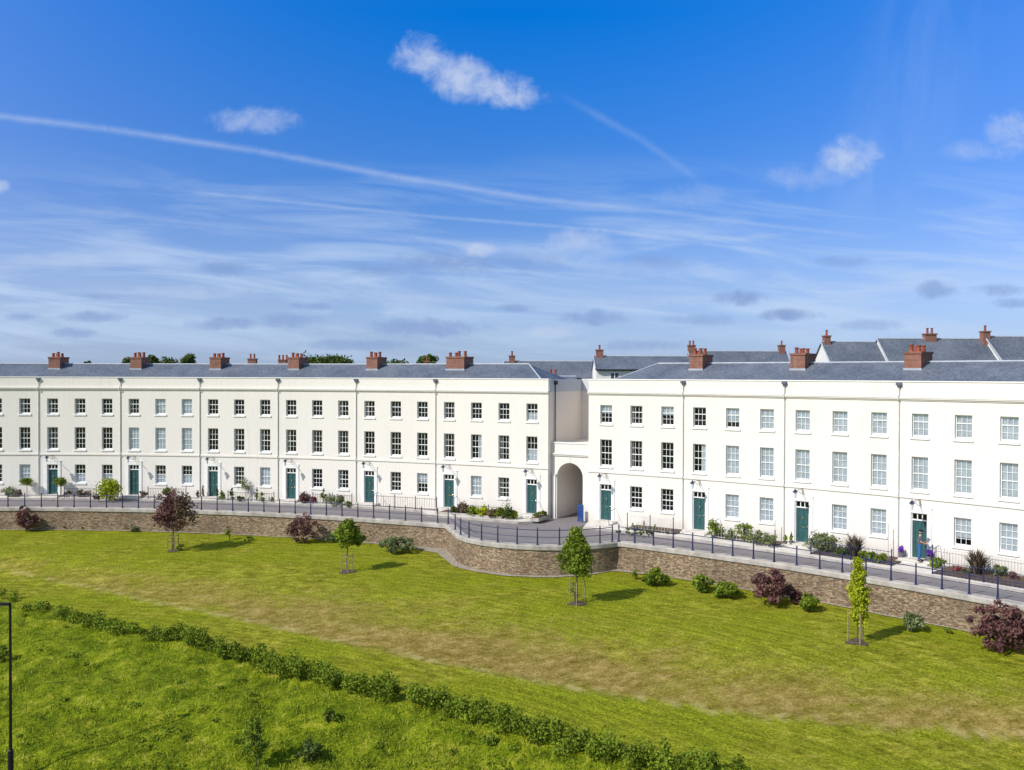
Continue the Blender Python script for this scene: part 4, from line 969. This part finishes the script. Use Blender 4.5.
bed(99, 500, 12, 9, 'leaf_plum', 'low reddish shrub at the left foot of the yellow green bush', 260)
bed(84, 497, 20, 8, 'leaf_brown', 'low brownish bush under the window left of the yellow green bush', 300)
bed(68, 496, 10, 6, 'leaf_brown', 'flat brown plant just right of the lollipop standard trees', 140)
bed(9, 496, 14, 9, 'leaf_grey', 'grey green bush at the extreme left edge by the house', 300)
bed(18, 497, 9, 8, 'leaf_brown', 'twiggy low bush beside the leftmost lollipop tree', 160)
bed(143, 498, 10, 8, 'leaf_brown', 'small brown shrub at the foot of the door left of the plum tree', 150)
bed(167, 496, 10, 12, 'leaf_green', 'round green shrub seen above the plum leaved tree', 260)
for i, (x, y, w_, h_, mt, lb) in enumerate([(197.5, 498, 4, 11, 'leaf_brown', 'slim brown potted conifer left of the tallest brown conifer'), (203, 498, 4, 16, 'leaf_brown', 'tallest slim brown conifer left of a green door'),
        (217, 499, 5, 15, 'leaf_dark', 'slim dark conifer right of the green door'), (222, 500, 8, 11, 'leaf_green', 'bright green dwarf cone beside a slim dark conifer'), (232, 501, 7, 18, 'leaf_dark', 'blue grey pointed conifer under a window'),
        (257, 501, 5, 16, 'leaf_green', 'narrow green cone at the left of a twin pair'), (262, 502, 8, 12, 'leaf_green', 'broad green cone at the right of a twin pair'), (272, 502, 4, 7, 'leaf_green', 'tiny green cone beside a downpipe'), (323.5, 503, 10, 17, 'leaf_green', 'dark green cone shrub between two windows')]):
    bed(x, y, w_, h_, mt, lb, 380, 'cone', .05, 'conifer', 'conifer', group='clipped conifers along the terrace front')
bed(246, 500, 13, 24, 'leaf_grey', 'airy small tree with pale leaves in front of a ground floor window', 260, 'egg', .055, 'small_tree', 'tree', 9)
bed(241, 501, 14, 5, 'leaf_dark', 'row of dark potted leaves below the airy small tree', 200)
bed(304, 503, 15, 11, 'leaf_plum', 'rounded purple brown shrub right of a green door', 600)
bed(313, 503, 9, 7, 'petal_red', 'small reddish shrub touching the rounded purple brown shrub', 200)
bed(337, 505, 22, 10, 'leaf_grey', 'grey green spreading bush right of the dark cone shrub', 700)
bed(349, 506, 10, 5, 'leaf_green', 'low green plant at the right end of the grey green spreading bush', 160)
# long bed between the last two doors of the left terrace
bb = [(454, 514, 10, 7, 'leaf_dark'), (462, 514, 14, 12, 'leaf_plum_green'), (472, 516, 14, 11, 'leaf_green'), (482, 517, 14, 12, 'leaf_yellow'), (492, 518, 12, 10, 'leaf_plum_green'), (500, 518, 12, 11, 'leaf_green'), (508, 519, 12, 12, 'leaf_dark'), (513, 519, 10, 9, 'leaf_green')]
bl = ['dark low plant at the left tip of the long bed', 'purplish shrub second from the left in the long bed', 'grassy green shrub third from the left in the long bed', 'yellow green shrub in the middle of the long bed', 'purplish shrub right of the middle of the long bed', 'green shrub third from the right in the long bed', 'dark taller shrub second from the right in the long bed', 'green mound closing the right end of the long bed']
for (x, y, w_, h_, mt), lb in zip(bb, bl): bed(x, y, w_, h_, mt, lb, 420, leaf_s=.075)
b = bedp(506, 520); plant('small_tree', 'thin bare looking sapling rising above the right end of the long bed', 'tree', b, 1.7, .9, 'leaf_grey', .045, 90, 8, 'egg', None, .8, 0, tr=.018)
mb = MB(); mb.cbox(s_at(451), s_at(516), .05, 2.3, -.298, -.20); tag(mb.build('planting_bed', 'soil'), kind='structure')
mb = MB(); mb.cbox(s_at(450.5), s_at(517), 2.302, 2.5, -.298, -.14); tag(mb.build('stone_edging', 'coping_stone'), 'pale stone edging along the front of the long planted bed', 'edging')
# raised planter by the last door
pc = bedp(541, 524, -.44)
t = thing('raised_planter', 'low stone planter box with clipped green plants beside the archway', 'planter', pc); sx0, sx1 = s_at(538, 1.2), s_at(546.5, 1.2)
m = MB(); m.cbox(sx0, sx1, .4, 2.4, -.298, -.05); m.build('box', 'coping_stone', t); m = MB(); m.cbox(sx0 + .06, sx1 - .06, .46, 2.34, -.049, -.03); m.build('soil', 'soil', t)
for i, oo in enumerate((.8, 1.4, 2.0)):
    p = PC((sx0 + sx1) / 2, oo, -.04); plant('shrub', ('green tuft at the back of the stone planter by the archway', 'green tuft in the middle of the stone planter by the archway', 'green tuft at the front of the stone planter by the archway')[i], 'shrub', p, .4, .55, 'leaf_green', .05, 200, 7)
# right terrace planting
for i, (x, y, h_, lb) in enumerate([(632.5, 529, 8, 'leftmost of three tiny cypresses before the first right hand house'), (644, 530, 11, 'tallest, middle one of three tiny cypresses'), (655, 531.5, 8, 'rightmost of three tiny cypresses')]):
    bed(x, y, 4, h_, 'leaf_green', lb, 220, 'cone', .045, 'cypress', 'cypress', group='tiny cypresses')
for (x, y, w_, h_, mt, lb, n_) in [(640, 533, 60, 4, 'leaf_dark', 'low dark ground plants round the tiny cypresses', 500), (716, 538, 18, 18, 'leaf_green', 'straggly green shrub just right of a green door', 420), (731, 540, 14, 11, 'leaf_grey', 'low shrub between two straggly green shrubs', 260),
        (744, 542, 18, 20, 'leaf_green', 'tall straggly green shrub under a pale window', 420), (757, 545, 18, 15, 'leaf_grey', 'grey green shrub right of the tall straggly shrub', 360), (769, 547, 14, 15, 'leaf_grey', 'last grey green shrub before the downpipe and potted cones', 280),
        (823, 552, 34, 19, 'leaf_grey', 'wide silvery green bush right of the two potted cones', 1300), (842, 556, 18, 9, 'leaf_dark', 'low dark shrub between silvery bush and spiky plant', 380), (868, 560, 18, 10, 'leaf_green', 'green mound right of the first spiky dark plant', 420),
        (880, 563, 14, 9, 'leaf_green', 'low green plant left of the purple flower pot', 300), (938, 568, 16, 11, 'leaf_green', 'green cushion right of the doorway with the person', 420), (957, 572, 9, 6, 'petal_red', 'small red flowering plant under a window', 260),
        (999, 577, 14, 12, 'leaf_grey', 'green bush right of the second spiky dark plant', 420), (1014, 580, 8, 9, 'leaf_plum', 'reddish upright plant at the right edge', 200), (968, 574, 12, 5, 'leaf_dark', 'low dark plant between red flowers and spiky plant', 200)]:
    bed(x, y, w_, h_, mt, lb, n_, leaf_s=.075)
def spiky(px, py, w_, h_, label):
    b = bedp(px, py); k = px_m(b); W_, H_ = w_ / k, h_ / k; t = thing('spiky_plant', label, 'plant', b); mb = MB(); tone = []
    for i in range(210):
        a = rng.uniform(0, 2 * PI); q = rng.random(); l = H_ * rng.uniform(.7, 1.1); ex = W_ / 2 * q ** .45 * 1.1; p0 = b + Vector((rng.normal() * .08, rng.normal() * .08, 0))
        d = Vector((math.cos(a), math.sin(a), 0)); sd_ = Vector((-d.y, d.x, 0)) * .036; hh = l * math.sqrt(max(.08, 1 - q * q * .85))
        m1 = p0 + d * ex * .45 + Vector((0, 0, hh * .7)); e1 = p0 + d * ex + Vector((0, 0, hh))
        mb.quad(p0 - sd_, p0 + sd_, m1 + sd_, m1 - sd_); mb.quad(m1 - sd_, m1 + sd_, e1); tt = rng.random(); tone += [tt, tt]
    mb.tone = tone; mb.build('blades', 'leaf_phormium', t)
spiky(854, 558, 28, 24, 'spiky dark bronze plant beside the silvery bush'); spiky(977, 575, 30, 26, 'larger spiky dark bronze plant near the right edge')
def pot(px, py, w_, h_, label, fmat, fl_h, shape, potmat='planter_grey', fname='flowers', cat='plant pot'):
    b = bedp(px, py); k = px_m(b); t = thing('plant_pot', label, cat, b); r = w_ / k / 2; h = h_ / k
    m = MB(); m.lathe(b, [(r * .75, 0), (r * .8, h * .1), (r, h * .9), (r * 1.05, h), (r * .9, h), (r * .88, h * .9)], 12); m.build('pot', potmat, t)
    P, T, O = crown_points((b.x, b.y, b.z + h + fl_h / k / 2), r * (1.25 if shape != 'cone' else 1.1), r * 1.2, fl_h / k / 2, 480, 18, shape, .5); V, tn = leaves(P, .045, nrm_out=O, tone=T); leafmesh(fname, fmat, t, V, tn)
pot(902.5, 558, 6, 8, 'grey pot of purple flowers left of the person at the door', 'petal_purple', 6, 'round'); pot(930.5, 562, 6, 8, 'grey pot of purple flowers right of the person at the door', 'petal_purple', 6, 'round')
pot(785, 545, 4.5, 4, 'smaller potted green cone, left one of the pair by a green door', 'leaf_green', 8, 'cone', fname='foliage'); pot(791.5, 545.5, 5, 4.5, 'taller potted green cone, right one of the pair by a green door', 'leaf_green', 11, 'cone', fname='foliage')

# ------------------------------------------------------------------ small area railings before the houses
def area_rail(px0, px1, off, h, label, mat='black_iron', gap=.22, z0=-.30, end_posts=True, postmat='navy_iron'):
    s0, s1 = s_at(px0, off), s_at(px1, off); t = thing('area_railing', label, 'railing', PC((s0 + s1) / 2, off, z0), 'low iron railings before the houses')
    n = max(2, int((s1 - s0) / gap)); m = MB()
    for i in range(n + 1): q = s0 + (s1 - s0) * i / n; m.tube([PC(q, off, z0), PC(q, off, z0 + h * (1.0))], .009, 4)
    m.build('bars', mat, t)
    for zz in (h * .93, h * .14):
        k = max(2, int((s1 - s0) / 1.5) + 1); m = MB(); m.tube([PC(s0 + (s1 - s0) * i / k, off, z0 + zz) for i in range(k + 1)], .014, 4); m.build('rail', mat, t)
    if end_posts:
        kk = max(1, int(round((s1 - s0) / 2.2)))
        for i in range(kk + 1):
            q = s0 + (s1 - s0) * i / kk; m = MB(); m.lathe(PC(q, off, z0), [(.05, 0), (.035, .08), (.03, h), (.045, h + .04), (.01, h + .14)], 6); m.build('post', postmat, t)
area_rail(64, 96, 1.0, .85, 'low iron railing before the window right of the lollipop trees')
area_rail(148, 186, 1.0, .95, 'low iron railing behind the crown of the plum leaved tree')
area_rail(228, 274, 1.0, .75, 'low iron railing behind the row of potted conifers')
area_rail(313, 352, 1.0, .85, 'low iron railing behind the grey green spreading bush')
area_rail(374, 437, 1.2, 1.0, 'low iron railing before the plain fronted house left of the bastion')
area_rail(466, 512, 2.25, .85, 'low navy railing along the long planted bed')
area_rail(628, 674, 1.9, 1.05, 'low iron railing round the bed of tiny cypresses', 'pipe_grey')
area_rail(716, 776, 1.5, .9, 'low iron railing behind the straggly green shrubs', 'pipe_grey')
area_rail(812, 893, 2.5, .85, 'low navy railing round the bed with silvery bush and first spiky plant', 'navy_iron')
area_rail(934, 1040, 2.9, .75, 'low navy railing round the bed with the larger spiky plant at right', 'navy_iron')
area_rail(934, 1030, .25, 1.0, 'pale upright railing against the wall behind the larger spiky plant', 'pipe_grey', .16)
for (p0, p1, o_) in ((812, 893, 2.4), (934, 1040, 2.8), (712, 778, 1.4), (626, 676, 1.8)):
    mb = MB(); mb.cbox(s_at(p0, o_), s_at(p1, o_), .05, o_, -.298, -.23); tag(mb.build('planting_bed', 'soil'), kind='structure')
def hand_rail(px, off, label):
    s = s_at(px, off); t = thing('handrail', label, 'handrail', PC(s, off, -.3), 'step handrails by the doors'); m = MB()
    m.tube([PC(s, off, -.3), PC(s, off, .62), PC(s, off - .25, .72), PC(s, .1, .80)], .02, 5); m.build('rail', 'navy_iron', t)
    m = MB(); m.tube([PC(s, off * .45, -.2), PC(s, off * .45, .74)], .016, 5); m.build('post', 'navy_iron', t)
for px, lb in ((533, 'navy handrail at the steps of the last door before the archway'), (609.5, 'navy handrail at the steps of the first door after the archway'), (713, 'navy handrail right of the door left of the straggly shrubs'), (811, 'navy handrail beside the door with potted cones'), (933, 'navy handrail right of the person at the door'), (451, 'navy handrail at the left end of the long planted bed'), (373, 'navy handrail by the door of the plain fronted house')):
    hand_rail(px, 1.15, lb)
def wpole(px, off, h, label):
    s = s_at(px, off); m = MB(); m.lathe(PC(s, off, -.3), [(.04, 0), (.028, .1), (.024, h), (.04, h + .03), (.01, h + .1)], 6); tag(m.build('iron_pole', 'pipe_grey'), label, 'pole')
wpole(889.5, .5, 2.0, 'slim grey pole standing before the house left of the purple flower pot'); wpole(776, .6, 1.4, 'slim grey pole beside the downpipe left of the potted cones'); wpole(946, .5, 1.0, 'short slim pole right of the person at the door')

# ------------------------------------------------------------------ street lamp at the left
LB = Vector((-20.25, 37.0, 0)); LB.z = lawn_z(LB.x, LB.y)
ht = atY(10, 604, 37.0).z; t = thing('street_lamp', 'tall thin black street lamp with flat head at the left edge', 'street lamp', LB)
m = MB(); m.tube([(LB.x, LB.y, LB.z - .2), (LB.x, LB.y, LB.z + 1.15), (LB.x, LB.y, LB.z + 1.2), (LB.x, LB.y, ht)], [.11, .11, .062, .052], 10); m.build('pole', 'black_iron', t)
m = MB(); m.box((LB.x - .30, LB.y), .30, .09, ht - .05, ht + .01); m.box((LB.x - .24, LB.y), .22, .07, ht + .01, ht + .05); hd = m.build('lamp_head', 'black_iron', t)
m = MB(); m.box((LB.x - .38, LB.y), .20, .07, ht - .062, ht - .052); m.build('lens', 'lamp_glass', hd)

# ------------------------------------------------------------------ trees on the skyline behind the left terrace
def far_tree(px, ytop, wpx, D, label, mat='leaf_dark', n=2200):
    k = F / D; tp = atY(px, ytop, D); b = Vector((tp.x, D, -.5)); plant('tree', label, 'tree', b, (tp.z + .5) * 1.0, wpx * 1.25 / k, mat, .20, n, 40, 'round', 'trees on the skyline', (tp.z + .5) * 1.03 - 1.7 * wpx / k, 0, cl=.42, tr=.22)
far_tree(129, 357, 14, 125, 'dark tree on the skyline just left of the second chimney from left'); far_tree(152, 356, 12, 122, 'dark tree on the skyline just right of the second chimney from left'); far_tree(168, 354, 20, 125, 'largest dark tree in the skyline clump left of the third chimney'); far_tree(188, 354.5, 14, 123, 'dark round tree at the right end of the skyline clump'); far_tree(428, 353.5, 15, 128, 'lone dark tree on the skyline left of the double chimney')
far_tree(88, 361, 7, 200, 'tiny dark tree on the skyline right of the first chimney')
PP = []; TT = []
for (x0, x1, yt) in ((302, 345, 357.5), (372, 405, 361.5), (322, 332, 356.5), (690, 700, 366)):
    for i in range(int((x1 - x0) * 1.1)):
        px = rng.uniform(x0, x1); D = 260; tp = atY(px, yt + rng.uniform(0, 2.2), D); k = 90
        PP.append(np.array([tp.x, D, tp.z - 1.6]) + rng.normal(size=(k, 3)) * np.array([1.1, 2.0, .9])); TT.append(rng.random(k))
for q in PP: q[:, 2] = np.minimum(q[:, 2], 999)
P = np.concatenate(PP); P2_ = P.copy(); P2_[:, 2] -= rng.uniform(1, 11, len(P)); P = np.concatenate([P, P2_]); V, tn = leaves(P, .42); o = leafmesh('wood', 'leaf_dark', None, V, rng.random(len(P))); tag(o, 'far off dark wood line showing between the chimneys', 'wood', kind='stuff')

# ------------------------------------------------------------------ person at the door
def skinned(name, mat, parent, joints, edges, radii, lv=2):
    me = bpy.data.meshes.new(name); me.from_pydata(joints, edges, []); o = bpy.data.objects.new(name, me); COL.objects.link(o); o.parent = parent
    md = o.modifiers.new('skin', 'SKIN'); md.use_smooth_shade = True
    for i, v in enumerate(me.skin_vertices[0].data): v.radius = (radii[i], radii[i]) if not isinstance(radii[i], tuple) else radii[i]; v.use_root = (i == 0)
    sb_ = o.modifiers.new('sub', 'SUBSURF'); sb_.levels = lv; sb_.render_levels = lv; me.materials.append(MAT[mat]); return o
fp = PC(s_at(921, .75), .75, -.125)
pn = thing('person', 'person in dark cap, grey top and blue jeans standing at the green door facing right', 'person', fp); pn.rotation_euler = (0, 0, math.radians(-18)); pn.scale = (1.1, 1.1, 1.0)
# local frame: +X is the way the person faces
J = [(0, 0, .93), (0, 0, 1.12), (.01, 0, 1.32), (.02, 0, 1.45), (.035, 0, 1.55),
     (.0, .10, .90), (.02, .11, .50), (0, .12, .08), (.13, .13, .03), (.0, -.10, .90), (.0, -.11, .50), (-.04, -.12, .08), (.09, -.13, .03),
     (.01, .19, 1.38), (.06, .24, 1.12), (.28, .17, 1.05), (.35, .15, 1.06), (.01, -.19, 1.38), (.05, -.24, 1.12), (.27, -.16, 1.02), (.34, -.13, 1.03)]
E_ = [(0, 1), (1, 2), (2, 3), (3, 4), (0, 5), (5, 6), (6, 7), (7, 8), (0, 9), (9, 10), (10, 11), (11, 12), (2, 13), (13, 14), (14, 15), (15, 16), (2, 17), (17, 18), (18, 19), (19, 20)]
Rr = [(.07, .09), (.08, .10), (.09, .12), (.055, .055), (.05, .05), .055, .05, .045, .038, .055, .06, .045, .038, .062, .046, .034, .028, .062, .046, .034, .028]
body = skinned('body', 'skin', pn, J, E_, Rr)
hj = [(.05, 0, 1.60), (.045, 0, 1.66), (.04, 0, 1.72)]; skinned('head', 'skin', pn, hj, [(0, 1), (1, 2)], [(.062, .075), (.08, .095), (.07, .085)])
ea = MB(); ea.lathe((pn.location.x, pn.location.y, pn.location.z), [(.002, 0), (.002, .001)], 3)
def loc_mesh(name, mat, build):
    m = MB(); build(m); me = bpy.data.meshes.new(name); me.from_pydata(m.v, [], m.f); me.materials.append(MAT[mat]); me.polygons.foreach_set('use_smooth', [True] * len(m.f)); o = bpy.data.objects.new(name, me); COL.objects.link(o); o.parent = pn; return o
def capb(m):
    m.lathe((.045, 0, 1.70), [(.098, 0), (.104, .03), (.098, .07), (.07, .105), (.02, .12)], 14); m.hexa([(.10, -.07, 1.71), (.22, -.05, 1.69), (.22, .05, 1.69), (.10, .07, 1.71), (.10, -.07, 1.72), (.22, -.05, 1.70), (.22, .05, 1.70), (.10, .07, 1.72)])
loc_mesh('cap', 'cap', capb)
loc_mesh('nose', 'skin', lambda m: m.tube([(.12, 0, 1.66), (.15, 0, 1.63), (.125, 0, 1.615)], [.01, .016, .01], 6))
for sy in (.092, -.092): loc_mesh('ear', 'skin', lambda m: m.tube([(.04, sy, 1.62), (.035, sy * 1.06, 1.65), (.04, sy, 1.68)], [.008, .016, .008], 6))
skinned('jeans', 'jeans', pn, [(0, 0, 1.08), (0, 0, .90), (0, .10, .86), (.02, .11, .50), (0, .12, .07), (0, -.10, .86), (0, -.11, .50), (-.04, -.12, .07)], [(0, 1), (1, 2), (2, 3), (3, 4), (1, 5), (5, 6), (6, 7)], [(.145, .17), (.16, .19), .118, .078, .066, .108, .078, .066])
skinned('shirt', 'shirt', pn, [(0, 0, .86), (0, 0, 1.14), (.01, 0, 1.34), (.02, 0, 1.44), (.01, .19, 1.375), (.045, .235, 1.18), (.01, -.19, 1.375), (.04, -.235, 1.18)], [(0, 1), (1, 2), (2, 3), (2, 4), (4, 5), (2, 6), (6, 7)], [(.165, .20), (.15, .18), (.155, .19), (.075, .08), .09, .072, .09, .072])
for sy in (.12, -.12):
    x0 = 0 if sy > 0 else -.04; loc_mesh('shoe', 'cap', lambda m: m.tube([(x0 - .07, sy, .045), (x0 + .02, sy, .055), (x0 + .14, sy, .035), (x0 + .20, sy, .025)], [.04, .052, .042, .02], 8))
for sy, hx, hz in ((.15, .36, 1.06), (-.13, .35, 1.03)):
    def hnd(m):
        m.tube([(hx - .02, sy, hz), (hx + .04, sy, hz)], [.030, .036], 8)
        for i, ln in enumerate((.075, .085, .08, .062)):
            y_ = sy + (i - 1.5) * .019; m.tube([(hx + .035, y_, hz), (hx + .035 + ln * .6, y_, hz - .008), (hx + .035 + ln, y_, hz - .035)], [.010, .009, .007], 6)
        m.tube([(hx, sy + .028 * (1 if sy < 0 else -1), hz + .005), (hx + .05, sy + .055 * (1 if sy < 0 else -1), hz + .012)], [.012, .009], 6)
    loc_mesh('hand', 'skin', hnd)
